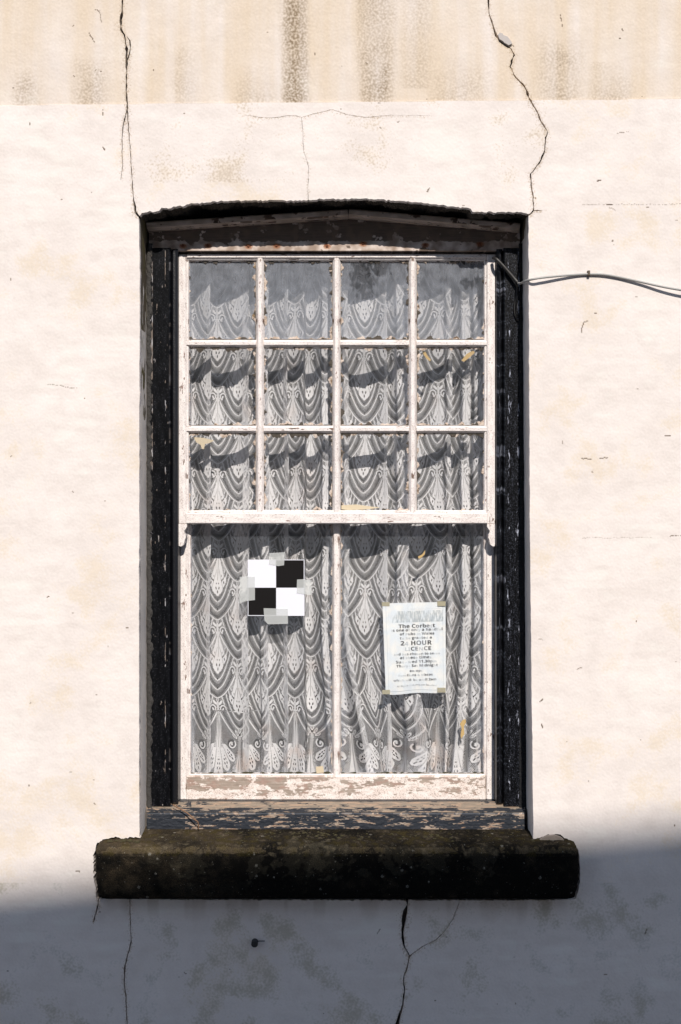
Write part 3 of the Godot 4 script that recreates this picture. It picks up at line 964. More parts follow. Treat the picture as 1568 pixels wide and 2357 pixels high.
# ------------------------------------------------------------------ stone ledge
func make_ledge() -> void:
	# section from the back of the top round the nose to the underside: (out, up) from the wall face at the top
	var sec := [Vector2(-0.16, 0.004), Vector2(-0.10, 0.002), Vector2(-0.05, 0.0), Vector2(0.0, -0.002), Vector2(0.03, -0.004), Vector2(0.046, -0.006), Vector2(0.056, -0.011), Vector2(0.061, -0.019), Vector2(0.063, -0.035), Vector2(0.064, -0.06), Vector2(0.064, -0.09), Vector2(0.063, -0.12), Vector2(0.062, -0.15), Vector2(0.060, -0.17), Vector2(0.055, -0.180), Vector2(0.047, -0.185), Vector2(0.03, -0.187), Vector2(0.0, -0.187)]
	var y0 := EYE - 1.1045
	var xa := at(220, 0, -0.06).x
	var xb := at(1331, 0, -0.06).x
	var f := noise(95, 5.0, 4)
	var f2 := noise(96, 26.0, 3)
	var rows := []
	var uvs := []
	var nx := 150
	var lens := [0.0]
	for i in sec.size() - 1:
		lens.append(lens[i] + sec[i].distance_to(sec[i + 1]))
	var whole: float = lens[lens.size() - 1]
	for i in sec.size():
		var row := []
		var uv := []
		for k in nx + 1:
			var t := float(k) / nx
			# worn, rounded ends
			var e := minf(t, 1.0 - t) * (xb - xa)
			var pull := 0.012 * exp(-e / 0.012)
			var s: Vector2 = sec[i]
			var front := clampf((s.x + 0.02) / 0.06, 0.0, 1.0)
			var x := lerpf(xa, xb, t)
			var bump := 0.0035 * f.get_noise_2d(x, lens[i] * 2.0) + 0.0016 * f2.get_noise_2d(x, lens[i])
			var low := clampf((-s.y - 0.1) / 0.09, 0.0, 1.0)
			row.append(Vector3(x + (0.010 * low * (1.0 if t < 0.02 else (-1.0 if t > 0.98 else 0.0))), y0 + s.y + bump * 0.6 - (pull * 0.6 if s.y > -0.02 else 0.0), s.x + bump * front - pull * front))
			uv.append(Vector2(t, lens[i] / whole))
		rows.append(row)
		uvs.append(uv)
	var o := put(self, "stone_ledge", grid_mesh(rows, uvs), ledge_material())
	tag(o, "blackened stone window ledge with moss and lichen under the sash window", "ledge")
	# ends
	for s in [0, nx]:
		var b := MB.new()
		var c := Vector3(rows[3][s].x, y0 - 0.09, 0.0)
		for i in range(3, sec.size() - 1):
			b.tri(c, rows[i][s], rows[i + 1][s], Vector3.LEFT if s == 0 else Vector3.RIGHT)
		put(o, "end_face", b.mesh(), tri_map(mat("ledge_end", lin(0.015, 0.014, 0.012), 0.95), Vector3.ONE))
	# cushions of moss and a scab of old mortar on the top
	rng.seed = 5
	var mm := MB.new()
	for k in 260:
		var ux := 250.0 + rng.randf() * 1040.0
		if rng.randf() < 0.5:
			ux = [300.0, 560.0, 620.0, 690.0, 780.0, 880.0, 1010.0][rng.randi() % 7] + rng.randfn(0, 28.0)
		var z := -0.075 + absf(rng.randfn(0, 0.035))
		if ux < 325.0 or ux > 1215.0:
			z = rng.randf_range(0.0, 0.03)
		var p := Vector3(clampf((ux - 784.0) * K, xa + 0.02, xb - 0.02), y0 - 0.002, clampf(z, -0.08, 0.045))
		var r := rng.randf_range(0.002, 0.006)
		var tip := p + Vector3(0, r * 0.8, 0)
		for q in 6:
			var a1 := p + Vector3(cos(TAU * q / 6) * r * 1.6, 0, sin(TAU * q / 6) * r)
			var a2 := p + Vector3(cos(TAU * (q + 1) / 6) * r * 1.6, 0, sin(TAU * (q + 1) / 6) * r)
			mm.tri(tip, a1, a2, Vector3.UP)
	var mo := put(o, "moss", mm.mesh(), mat("moss", lin(0.045, 0.038, 0.015), 1.0))
	mo.set_meta("kind", "stuff")
	var sc := MB.new()
	var pts := PackedVector2Array()
	for q in [[1238, 1940], [1244, 1931], [1258, 1924], [1276, 1922], [1290, 1926], [1297, 1931], [1302, 1941]]:
		pts.append(at2(q[0], q[1], -0.008))
	sc.slab(pts, 0.010, 0.001, func(p): return p)
	put(o, "mortar_scab", sc.mesh(), tri_map(mat("old_mortar", lin(0.30, 0.25, 0.21), 0.95, null, M.masonry.heightmap_texture, 0.4), Vector3(4, 4, 4)))

func ledge_material() -> StandardMaterial3D:
	var w := 1200
	var h := 340
	var a := noise(101, 0.008, 4)
	var b := noise(102, 0.03, 4)
	var c := noise(103, 0.30, 2)
	var d := PackedByteArray()
	d.resize(w * h * 3)
	var spots := PackedFloat32Array()
	spots.resize(w * h)
	rng.seed = 9
	for k in 900:
		var cx := rng.randf() * w
		var cy := rng.randf() * h
		var r := rng.randf_range(0.5, 1.6) if rng.randf() < 0.94 else rng.randf_range(2.0, 5.0)
		for y in range(maxi(0, int(cy - r - 1)), mini(h, int(cy + r + 2))):
			for x in range(maxi(0, int(cx - r - 1)), mini(w, int(cx + r + 2))):
				if Vector2(x - cx, y - cy).length() < r * (0.8 + 0.4 * c.get_noise_2d(x * 3.0, y * 3.0)):
					spots[y * w + x] = rng.randf_range(0.25, 0.8)
	# broad grey-buff lichen crusts: [x, y, radius] over the width and height of the wrap
	var crust := [[0.33, 0.62, 0.022], [0.195, 0.60, 0.030], [0.17, 0.66, 0.012], [0.43, 0.52, 0.05], [0.20, 0.92, 0.04], [0.28, 0.93, 0.045], [0.70, 0.57, 0.025], [0.56, 0.68, 0.012], [0.63, 0.545, 0.03], [0.12, 0.53, 0.02], [0.80, 0.56, 0.03], [0.48, 0.54, 0.04]]
	var o := 0
	for y in h:
		var v := float(y) / h
		for x in w:
			var u := float(x) / w
			var n1 := a.get_noise_2d(x, y)
			var n2 := b.get_noise_2d(x, y)
			var n3 := c.get_noise_2d(x, y)
			var col := Color(0.185, 0.165, 0.135)
			# browner at one end and on the top, blacker on the front
			var brown := clampf(0.20 + n1 * 0.6 + n2 * 0.45 + n3 * 0.25 + (0.55 if u < 0.30 else 0.0) * (1.0 - u * 2.0) + (0.16 if v < 0.53 else -0.30), 0.0, 1.0)
			col = Color(0.075, 0.071, 0.064).lerp(Color(0.275, 0.237, 0.185), brown)
			if v < 0.55:
				var ms := clampf((n2 + n1 * 0.5 + n3 * 0.4) * 2.6 - 0.35, 0.0, 1.0)
				col = col.lerp(Color(0.215, 0.19, 0.085), ms * 0.5)
				col = col.lerp(Color(0.44, 0.39, 0.31), clampf((-n2 - n3 * 0.5) * 2.4 - 0.6, 0.0, 0.6))
			if absf(v - 0.505 + n2 * 0.02) < 0.022 and n1 + n2 * 0.8 > -0.10:
				col = col.lerp(Color(0.42, 0.37, 0.29), 0.40)
			for k in crust:
				var q: float = Vector2((u - k[0]), (v - k[1]) * 0.28).length() / k[2] + n2 * 1.3 + n3 * 0.3
				if q < 1.0:
					col = col.lerp(Color(0.50, 0.46, 0.37), 0.20 if k[1] < 0.8 else 0.10)
			col = col.lerp(Color(0.72, 0.71, 0.67), spots[o / 3] * 0.8)
			col = col * (1.0 + n3 * 0.35)
			d[o] = clampi(int(col.r * 255.0), 0, 255)
			d[o + 1] = clampi(int(col.g * 255.0), 0, 255)
			d[o + 2] = clampi(int(col.b * 255.0), 0, 255)
			o += 3
	return mat("ledge_stone", Color.WHITE, 0.95, tex_of(w, h, d), height_tex(w, h, [[noise(104, 0.05, 4), 0.5], [noise(105, 0.3, 2), 0.5]]), 0.5, 0.15)

# ------------------------------------------------------------------ dim room behind
func make_room() -> void:
	var paints := {"room_floor": mat("room_carpet", lin(0.07, 0.045, 0.035), 0.95), "room_ceiling": mat("room_ceiling_paint", lin(0.55, 0.53, 0.48), 0.9)}
	var walls := mat("room_wallpaper", lin(0.30, 0.26, 0.21), 0.9)
	var x0 := -2.6
	var x1 := 2.6
	var z0 := -6.5
	var z1 := -0.342
	for r in [["room_floor", Vector3(x0, 0.2, z0), Vector3(x1, 0.3, z1)], ["room_ceiling", Vector3(x0, 3.6, z0), Vector3(x1, 3.7, z1)], ["room_wall_left", Vector3(x0 - 0.1, 0.2, z0), Vector3(x0, 3.7, z1)], ["room_wall_right", Vector3(x1, 0.2, z0), Vector3(x1 + 0.1, 3.7, z1)], ["room_wall_back", Vector3(x0 - 0.1, 0.2, z0 - 0.1), Vector3(x1 + 0.1, 3.7, z0)]]:
		var b := MB.new()
		b.box(r[1], r[2])
		structure(r[0], b.mesh(), paints.get(r[0], walls))

# ------------------------------------------------------------------ window
func gbox(parent: Node, called: String, x0: float, y0: float, x1: float, y1: float, d0: float, d1: float, m: Material, bev := 0.003) -> MeshInstance3D:
	# a box whose front, d0 behind the wall face, fills that rectangle of the grid
	var b := MB.new()
	var a := at(x0, y0, d0)
	var c := at(x1, y1, d0)
	b.box(Vector3(a.x, c.y, -d1), Vector3(c.x, a.y, -d0), bev)
	return put(parent, called, b.mesh(), m)

func ragged(parent: Node, called: String, rects: Array, d: float, m: Material, sd: int, wide: float, gaps: float, head := 0.35) -> void:
	# what is left of old putty and paint round the panes: ragged crusts a few millimetres thick
	var b := MB.new()
	rng.seed = sd
	var f := noise(sd, 0.032, 4)
	var f2 := noise(sd + 1, 0.3, 2)
	for r in rects:
		var cs := [Vector2(r[0], r[1]), Vector2(r[2], r[1]), Vector2(r[2], r[3]), Vector2(r[0], r[3])]
		for e in 4:
			var p: Vector2 = cs[e]
			var q: Vector2 = cs[(e + 1) % 4]
			var inw := (q - p).normalized().orthogonal() * -1.0
			inw = (Vector2((r[0] + r[2]) / 2, (r[1] + r[3]) / 2) - (p + q) / 2).project(inw).normalized()
			var n := int(p.distance_to(q) / 3.0)
			var prev := Vector2.ZERO
			var pw := 0.0
			for k in n + 1:
				var c := p.lerp(q, float(k) / n)
				var w := wide * clampf(0.25 + f.get_noise_2d(c.x + e * 91.0, c.y) * 2.6 + f2.get_noise_2d(c.x, c.y) * 0.4 - gaps + (head if e == 0 else 0.0), 0.08, 2.6)
				if k > 0:
					var z := 0.0025 + 0.003 * f2.get_noise_2d(c.y, c.x)
					b.quad(at(prev.x, prev.y, d - 0.004), at(c.x, c.y, d - 0.004), at(c.x + inw.x * w, c.y + inw.y * w, d - z), at(prev.x + inw.x * pw, prev.y + inw.y * pw, d - z), Vector3.BACK)
					b.quad(at(prev.x + inw.x * pw, prev.y + inw.y * pw, d - z), at(c.x + inw.x * w, c.y + inw.y * w, d - z), at(c.x + inw.x * w, c.y + inw.y * w, d - 0.0005), at(prev.x + inw.x * pw, prev.y + inw.y * pw, d - 0.0005), Vector3(inw.x, -inw.y, 0.2))
				prev = c
				pw = w
	var o := put(parent, called, b.mesh(), m)
	o.set_meta("kind", "stuff")

func pane(parent: Node, r: Array, d: float, filmed: String) -> void:
	var b := MB.new()
	var a := at(r[0], r[1], d)
	var c := at(r[2], r[3], d)
	b.quad(Vector3(a.x, a.y, -d), Vector3(c.x, a.y, -d), Vector3(c.x, c.y, -d), Vector3(a.x, c.y, -d), Vector3.BACK)
	var m := b.mesh()
	var f := MB.new()
	f.quad(Vector3(a.x, a.y, -d + 0.0006), Vector3(c.x, a.y, -d + 0.0006), Vector3(c.x, c.y, -d + 0.0006), Vector3(a.x, c.y, -d + 0.0006), Vector3.BACK)
	var arr := f.mesh().surface_get_arrays(0)
	m.add_surface_from_arrays(Mesh.PRIMITIVE_TRIANGLES, arr)
	m.surface_set_material(0, M.glass)
	m.surface_set_material(1, M[filmed])
	var o := MeshInstance3D.new()
	o.name = "pane"
	o.mesh = m
	parent.add_child(o, true)

func glazing(parent: Node, vertical: bool, c: float, from: float, to: float, d: float, face: float, foot: float, deep: float) -> void:
	# a moulded bar: narrow nose in front, sloping sides down to the glass; face and foot are half widths in metres
	var b := MB.new()
	var p := at(c, from, d) if vertical else at(from, c, d)
	var q := at(c, to, d) if vertical else at(to, c, d)
	var sec := [Vector2(-foot, -deep), Vector2(-foot, -deep * 0.62), Vector2(-face - 0.003, -0.003), Vector2(-face, 0), Vector2(face, 0), Vector2(face + 0.003, -0.003), Vector2(foot, -deep * 0.62), Vector2(foot, -deep)]
	b.bar(p, q, Vector3.RIGHT if vertical else Vector3.UP, Vector3.BACK, sec)
	put(parent, "glazing_bar", b.mesh(), M.white_upright if vertical else M.white_across)

func make_window() -> void:
	var win := thing("sash_window", "peeling white sash window with twelve small panes over two, in black frame", "window")
	# black box frame
	for s in [[341.0, 392.0, "black_gloss_crumbling"], [1160.0, 1199.0, "black_gloss_crazed"]]:
		gbox(win, "box_frame", s[0], 570, s[1], 1858, 0.118, 0.33, M[s[2]], 0.004)
	gbox(win, "frame_bead", 394, 572, 409, 1852, 0.122, 0.33, M.black_plain, 0.008)
	gbox(win, "frame_bead", 1144, 572, 1157.5, 1852, 0.120, 0.33, M.black_gloss_crazed, 0.008)
	# ragged mortar fillet between frame and reveal
	for s in [[337.0, 349.0, 110, "fillet_pale"], [1197.0, 1212.0, 111, "fillet_black"]]:
		if not M.has(s[3]):
			tri_map(mat(s[3], lin(0.05, 0.046, 0.042) if s[3] == "fillet_pale" else lin(0.008, 0.008, 0.009), 0.85, null, M.masonry.heightmap_texture, 0.6), Vector3(6, 6, 6))
		var rows := []
		var uvs := []
		var f := noise(s[2], 0.05, 4)
		for j in 220:
			var y := 560.0 + j * 5.95
			var wob := f.get_noise_2d(y, 0.0) * 7.0
			var row := [at(s[0] - 4.0, y, 0.155), at(s[0] + wob * 0.5, y, 0.125 + 0.01 * f.get_noise_2d(y, 9.0)), at(s[0] + 4.0 + wob * 0.6, y, 0.112 + 0.008 * f.get_noise_2d(y * 2.0, 20.0)), at(s[1] + wob, y, 0.116), at(s[1] + wob + 1.0, y, 0.121)]
			if s[0] > 784.0:
				var e := 433.5 + 11.0 * (y - 455.0) / 1485.0   # the reveal leans
				row = [at(1195.0 + wob * 0.4, y, 0.121), at(1196.5 + wob * 0.4, y, 0.115), at(784.0 + e / (1.0 + 0.118 / D) - 4.0 + wob * 0.4, y, 0.118 + 0.005 * f.get_noise_2d(y * 2.0, 20.0)), at(784.0 + (e + 3.0) / (1.0 + 0.125 / D), y, 0.125)]
			rows.append(row)
			var uv := []
			for k in row.size():
				uv.append(Vector2(k, j))
			uvs.append(uv)
		put(win, "mortar_fillet", grid_mesh(rows, uvs), M[s[3]])
	# head: board, two lengths of moulding that meet in a shallow peak, nails
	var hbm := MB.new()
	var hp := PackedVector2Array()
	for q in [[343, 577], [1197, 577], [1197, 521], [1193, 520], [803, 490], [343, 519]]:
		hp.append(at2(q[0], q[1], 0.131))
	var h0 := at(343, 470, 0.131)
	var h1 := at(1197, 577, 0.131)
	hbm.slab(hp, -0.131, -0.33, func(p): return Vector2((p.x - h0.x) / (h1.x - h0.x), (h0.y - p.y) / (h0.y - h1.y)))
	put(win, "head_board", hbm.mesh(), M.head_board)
	gbox(win, "head_packing", 325, 440, 1215, 540, 0.21, 0.33, M.mortar_dark, 0.0)
	for s in [[[338.0, 519.0], [801.0, 489.0]], [[803.0, 488.0], [1197.0, 521.0]]]:
		var b := MB.new()
		var a := at(s[0][0], s[0][1], 0.103)
		var c := at(s[1][0], s[1][1], 0.103)
		var dir := (c - a).normalized()
		var up := Vector3(-dir.y, dir.x, 0)
		b.bar(a, c, up, Vector3.BACK, [Vector2(-0.016, -0.040), Vector2(-0.016, -0.010), Vector2(-0.012, -0.008), Vector2(-0.012, -0.003), Vector2(-0.008, 0.002), Vector2(0.006, 0.004), Vector2(0.011, 0.0), Vector2(0.013, -0.010), Vector2(0.013, -0.040)])
		put(win, "head_moulding", b.mesh(), M.head_moulding)
	for p in NAILS:
		var b := MB.new()
		var c := at(p[0], p[1], 0.131)
		b.tube(PackedVector3Array([c + Vector3(0, 0, -0.002), c + Vector3(0, 0, 0.0015), c + Vector3(0, 0, 0.003)]), 0.0045, 10)
		put(win, "nail", b.mesh(), M.rust)
	# timber sill
	var su := MB.new()
	var a0 := at(337, 1845, 0.150)
	var a1 := at(1207, 1845, 0.150)
	var b0 := at(337, 1869, 0.094)
	var b1 := at(1210, 1869, 0.094)
	su.quad(a0, a1, b1, b0, Vector3(0, 1, 1), Vector2(0, 0), Vector2(1, 0), Vector2(1, 1), Vector2(0, 1))
	su.quad(b0, b1, b1 + Vector3(0, -0.004, -0.002), b0 + Vector3(0, -0.004, -0.002), Vector3.BACK, Vector2(0, 1), Vector2(1, 1), Vector2(1, 1), Vector2(0, 1))
	su.quad(a0, a1, a1 + Vector3(0, -0.06, -0.1), a0 + Vector3(0, -0.06, -0.1), Vector3.FORWARD)
	put(win, "sill_board", su.mesh(), M.sill_upper)
	gbox(win, "sill_board", 337, 1871.5, 1210, 1917, 0.090, 0.33, M.sill_lower, 0.004)
	gbox(win, "sill_packing", 340, 1846, 1205, 1875, 0.152, 0.33, M.black_plain, 0.0)

	# ---- upper sash
	var up := Node3D.new()
	up.name = "upper_sash"
	win.add_child(up)
	var fd := 0.147
	var gd := 0.165
	gbox(up, "stile", 411, 585, 429, 1206, fd, fd + 0.042, M.white_upright)
	gbox(up, "stile", 1121, 585, 1141.5, 1206, fd, fd + 0.042, M.white_upright)
	gbox(up, "top_rail", 429.5, 584, 1120.5, 594, fd, fd + 0.042, M.white_across)
	gbox(up, "meeting_rail", 426, 1180, 1124, 1206, fd - 0.003, fd + 0.040, M.white_across, 0.004)
	for c in [598.5, 775.0, 950.5]:
		glazing(up, true, c, 594.0, 1180.0, fd + 0.001, 0.0055, 0.0165, 0.028)
	for c in [790.0, 988.0]:
		for s in [[429.0, 588.0], [609.0, 765.0], [785.5, 940.0], [961.0, 1121.0]]:
			glazing(up, false, c, s[0] - 2.0, s[1] + 2.0, fd + 0.003, 0.0055, 0.0165, 0.026)
	# bevelled rebates round the outer edge of the glass
	for s in [[true, 431.0, 0.004], [true, 1118.5, 0.004]]:
		glazing(up, true, s[1], 594.0, 1180.0, fd + 0.007, 0.002, 0.007, 0.022)
	glazing(up, false, 596.0, 430.0, 1120.0, fd + 0.006, 0.002, 0.006, 0.022)
	glazing(up, false, 1178.0, 430.0, 1120.0, fd + 0.006, 0.002, 0.006, 0.022)
	# horns
	for s in [1, -1]:
		var ox := 410.5 if s > 0 else 1141.5
		var pts := PackedVector2Array()
		for p in [[0, 1206], [20, 1206], [20, 1212], [17, 1217], [14, 1221], [14.5, 1226], [17, 1231], [17.5, 1237], [15, 1242], [14, 1248], [12, 1254], [6, 1258], [1, 1256], [0, 1250]]:
			pts.append(at2(ox + s * p[0], p[1], fd))
		var hb := MB.new()
		hb.slab(pts, -fd, -fd - 0.036, func(p): return p)
		put(up, "horn", hb.mesh(), M.white_upright)
	var xs := [[432.0, 589.0], [608.0, 765.5], [784.5, 941.0], [960.0, 1117.5]]
	var ys := [[597.0, 781.0], [799.0, 979.0], [997.0, 1177.0]]
	var rects := []
	for j in 3:
		for i in 4:
			var r := [xs[i][0], ys[j][0], xs[i][1], ys[j][1]]
			rects.append(r)
			pane(up, [r[0] - 3, r[1] - 3, r[2] + 3, r[3] + 3], gd, ["film_0", "film_3", "film_4", "film_5"][i] if j == 0 else "film_1")
	ragged(up, "putty_crust", rects, gd, M.putty, 201, 5.5, 0.12)
	tri_map(mat("putty_shade", lin(0.085, 0.07, 0.055), 0.9, null, M.masonry.heightmap_texture, 0.4), Vector3(5, 5, 5))  # dark colour paints in the shade under the bars
	ragged(up, "remnant_shade", rects, gd - 0.001, M.putty_shade, 207, 7.0, 0.50, 0.55)  # torn paint, widest under the bars with their shade painted in

	# ---- lower sash, one thickness further in
	var lo := Node3D.new()
	lo.name = "lower_sash"
	win.add_child(lo)
	fd = 0.187
	gd = 0.199
	gbox(lo, "stile", 408, 1190, 434, 1848, fd, fd + 0.042, M.white_upright)
	gbox(lo, "stile", 1120, 1190, 1139, 1848, fd, fd + 0.042, M.white_upright)
	gbox(lo, "top_rail", 430, 1176, 1122, 1201, fd + 0.004, fd + 0.042, M.white_across)
	gbox(lo, "bottom_rail", 428, 1786, 1119, 1844, fd - 0.003, fd + 0.042, M.rail_peeling, 0.004)
	gbox(lo, "rail_foot", 409, 1844, 1139, 1852, fd + 0.002, fd + 0.042, M.white_across, 0.002)
	glazing(lo, true, 775.0, 1200.0, 1786.0, fd + 0.001, 0.0075, 0.0155, 0.024)
	glazing(lo, true, 436.0, 1200.0, 1786.0, fd + 0.005, 0.002, 0.006, 0.018)
	glazing(lo, true, 1117.0, 1200.0, 1786.0, fd + 0.005, 0.002, 0.006, 0.018)
	glazing(lo, false, 1784.5, 434.0, 1120.0, fd + 0.005, 0.002, 0.006, 0.018)
	var lr := [[438.0, 1200.0, 765.0, 1783.0], [785.0, 1200.0, 1115.5, 1783.0]]
	for r in lr:
		pane(lo, [r[0] - 3, r[1] - 3, r[2] + 3, r[3] + 3], gd, "film_2")
	ragged(lo, "putty_crust", lr, gd, M.putty, 211, 4.0, 0.25)
	# green-black grime along the foot of the panes
	var gm := MB.new()
	var gf := noise(215, 0.05, 3)
	for r in lr:
		var prev := 0.0
		for k in 81:
			var x := lerpf(r[0], r[2], k / 80.0)
			var h := 4.0 + gf.get_noise_2d(x, 0.0) * 4.0
			if k > 0:
				var px := lerpf(r[0], r[2], (k - 1) / 80.0)
				gm.quad(at(px, 1784.0, gd - 0.006), at(x, 1784.0, gd - 0.006), at(x, 1782.0 - h, gd - 0.002), at(px, 1782.0 - prev, gd - 0.002), Vector3(0, 1, 1))
			prev = h
	var go := put(lo, "grime", gm.mesh(), tri_map(mat("grime", lin(0.05, 0.045, 0.022), 1.0), Vector3.ONE))
	go.set_meta("kind", "stuff")

# ------------------------------------------------------------------ curtain
# the folds along the rod: (grid x, metres towards the glass); x may run back where cloth doubles over
const FOLDS := [[398, -0.005], [418, 0.010], [432, 0.016], [441, -0.010], [462, 0.004], [484, 0.018], [488, 0.020], [474, 0.004], [487, -0.012], [510, -0.010], [545, -0.002], [568, 0.010], [575, 0.016], [556, 0.002], [572, -0.012], [586, -0.012], [599, -0.004], [602, 0.016], [617, 0.022], [620, 0.020], [607, 0.0], [619, -0.010], [640, -0.008], [660, 0.003], [664, 0.020], [652, 0.004], [664, -0.008], [684, 0.002], [700, 0.014], [704, -0.014], [722, -0.010], [738, 0.006], [742, 0.022], [757, 0.018], [746, 0.0], [760, -0.012], [776, -0.012], [792, 0.014], [804, 0.012], [790, 0.0], [808, -0.014], [835, -0.010], [870, -0.004], [893, 0.012], [884, -0.002], [897, -0.010], [909, 0.004], [913, 0.024], [934, 0.026], [941, 0.022], [922, 0.002], [938, -0.012], [965, -0.012], [1000, -0.004], [1022, 0.008], [1026, 0.022], [1040, 0.018], [1030, 0.0], [1044, -0.014], [1057, 0.000], [1062, 0.022], [1082, 0.016], [1070, 0.0], [1085, -0.008], [1090, 0.016], [1108, 0.022], [1116, 0.012], [1100, -0.004], [1130, -0.006], [1150, 0.006]]

func make_curtain() -> void:
	var cur := thing("lace_curtain", "white lace net curtain hanging in folds behind the window panes", "curtain")
	# densify and round the fold line
	var pts := PackedVector2Array()
	for i in FOLDS.size() - 1:
		var a := Vector2((FOLDS[i][0] - 784.0) * K * 1.082, FOLDS[i][1])
		var b := Vector2((FOLDS[i + 1][0] - 784.0) * K * 1.082, FOLDS[i + 1][1])
		var n := maxi(2, int(a.distance_to(b) / 0.003))
		for q in n:
			pts.append(a.lerp(b, float(q) / n))
	for pass_ in 2:
		var sm := pts.duplicate()
		for i in range(1, pts.size() - 1):
			sm[i] = (pts[i - 1] + pts[i] * 2.0 + pts[i + 1]) / 4.0
		pts = sm
	var arc := PackedFloat32Array([0.0])
	for i in pts.size() - 1:
		arc.append(arc[i] + pts[i].distance_to(pts[i + 1]))
	var tile_w := LW * 2 * 0.000188
	var tile_h := LH * 0.00022
	var hem_h := 1180.0 * 0.00022
	var dc := 0.270
	var y_top := at(0, 560, dc).y
	var y_bot := at(0, 1800, dc).y
	var f := noise(301, 1.6, 3)
	var f2 := noise(302, 3.0, 2)
	var tint := noise(303, 4.0, 4)
	for part in 2:
		var ya := y_top if part == 0 else y_bot + hem_h
		var yb := y_bot + hem_h if part == 0 else y_bot
		var nr := 110 if part == 0 else 44
		var rows := []
		var uvs := []
		var cols := []
		for j in nr + 1:
			var t := float(j) / nr
			var y := lerpf(ya, yb, t)
			var uy := 1178.5 - (y - EYE) / (K * 1.082)
			var low := clampf((uy - 1430.0) / 350.0, 0.0, 1.0)
			var row := []
			var uv := []
			var cc := []
			for i in pts.size():
				var p := pts[i]
				var gx := p.x / (K * 1.082) + 784.0
				# the cloth has slid and rucked up behind the second pane
				var lean := 66.0 * pow(low, 1.3) * exp(-pow((gx - 806.0) / 58.0, 2)) * K
				lean += 62.0 * sin(low * 2.5) * low * exp(-pow((gx - 940.0) / 34.0, 2)) * K
				lean -= 26.0 * pow(low, 1.2) * exp(-pow((gx - 1065.0) / 34.0, 2)) * K
				lean += 0.006 * f.get_noise_2d(p.x * 0.6, y * 1.3)
				var amp := 1.75 + 0.6 * f.get_noise_2d(p.x * 2.0, y * 0.7) + 0.25 * low
				amp += 0.7 * low * exp(-pow((gx - 830.0) / 70.0, 2))
				var z := p.y * amp + 0.006 * f2.get_noise_2d(p.x * 1.4, y)
				z += 0.020 * low * exp(-pow((gx - 955.0) / 26.0, 2)) - 0.028 * low * exp(-pow((gx - 905.0) / 22.0, 2)) - 0.02 * low * exp(-pow((gx - 1005.0) / 14.0, 2))
				row.append(Vector3(p.x + lean, y, -dc + z))
				var sag := 0.045 * f.get_noise_2d(p.x * 1.1 + 9.0, 3.0) + 0.02 * f2.get_noise_2d(p.x, y)
				uv.append(Vector2(arc[i] / tile_w + 0.05 * f2.get_noise_2d(p.x * 0.8, y * 0.8 + 5.0), sag * (1.0 if part == 0 else tile_h / hem_h) * clampf((y - y_bot) / 0.10, 0.0, 1.0) + (ya - y) / (tile_h if part == 0 else hem_h) + (0.5 - (ya - yb) / tile_h if part == 0 else 0.0)))
				var k := clampf(tint.get_noise_2d(p.x * 1.5, y * 1.5) * 1.2 - 0.35 + 0.75 * clampf((uy - 1600.0) / 180.0, 0.0, 1.0) * (0.4 + tint.get_noise_2d(p.x * 4.0, y * 3.0 + 8.0) * 2.0), 0.0, 1.0)
				cc.append(Color(1, 1, 1).lerp(Color(0.86, 0.70, 0.60), k * 0.7))
			rows.append(row)
			uvs.append(uv)
			cols.append(cc)
		put(cur, "net" if part == 0 else "hem", grid_mesh(rows, uvs, cols), M.lace if part == 0 else M.lace_hem)

# ------------------------------------------------------------------ paper target and notice
func make_target() -> void:
	var d := 0.1955
	var o := thing("survey_target", "black and white chequered paper square taped to the window pane", "paper target")
	var img := Image.create(160, 160, false, Image.FORMAT_RGB8)
	img.fill(Color(0.90, 0.90, 0.93))
	for y in 160:
		for x in 160:
			var g := 0.013 * sin(x * 0.7 + y * 1.3) * sin(y * 0.37)
			if (x >= 80) != (y >= 80):
				if x > 1 and y > 1 and x < 158 and y < 158:
					img.set_pixel(x, y, Color(0.10 + g, 0.092 + g, 0.092 + g))
			else:
				img.set_pixel(x, y, Color(0.915 + g, 0.915 + g, 0.945 + g))
	var rows := []
	var uvs := []
	for j in 9:
		var row := []
		var uv := []
		for i in 9:
			var t := i / 8.0
			var s := j / 8.0
			row.append(at(lerpf(570.5, 701.0, t), lerpf(1288.0, 1417.5, s), d - 0.0012 * sin(t * PI) * sin(s * PI)))
			uv.append(Vector2(t, s))
		rows.append(row)
		uvs.append(uv)
	var pm := mat("target_paper", Color.WHITE, 0.75, ImageTexture.create_from_image(img), null, 0.0, 0.25)
	pm.texture_repeat = false
	put(o, "sheet", grid_mesh(rows, uvs), pm)
	var tm := mat("masking_tape", Color(0.86, 0.87, 0.86, 0.56), 0.7)
	tm.transparency = BaseMaterial3D.TRANSPARENCY_ALPHA
	for p in [[[620, 1273], [656, 1271], [654, 1301], [641, 1303], [619, 1299]], [[552, 1328], [571, 1326], [587, 1327], [587, 1381], [571, 1383], [560, 1385], [552, 1390], [551, 1386]], [[684, 1334], [700, 1333], [717, 1336], [718, 1370], [701, 1368], [683, 1365]], [[607, 1400], [663, 1401], [663, 1436], [617, 1437], [609, 1428]]]:
		var b := MB.new()
		var q := PackedVector2Array()
		for k in p:
			q.append(at2(k[0], k[1], d - 0.002))
		b.slab(q, -d + 0.0022, -d + 0.0018, func(v): return v)
		put(o, "tape", b.mesh(), tm)

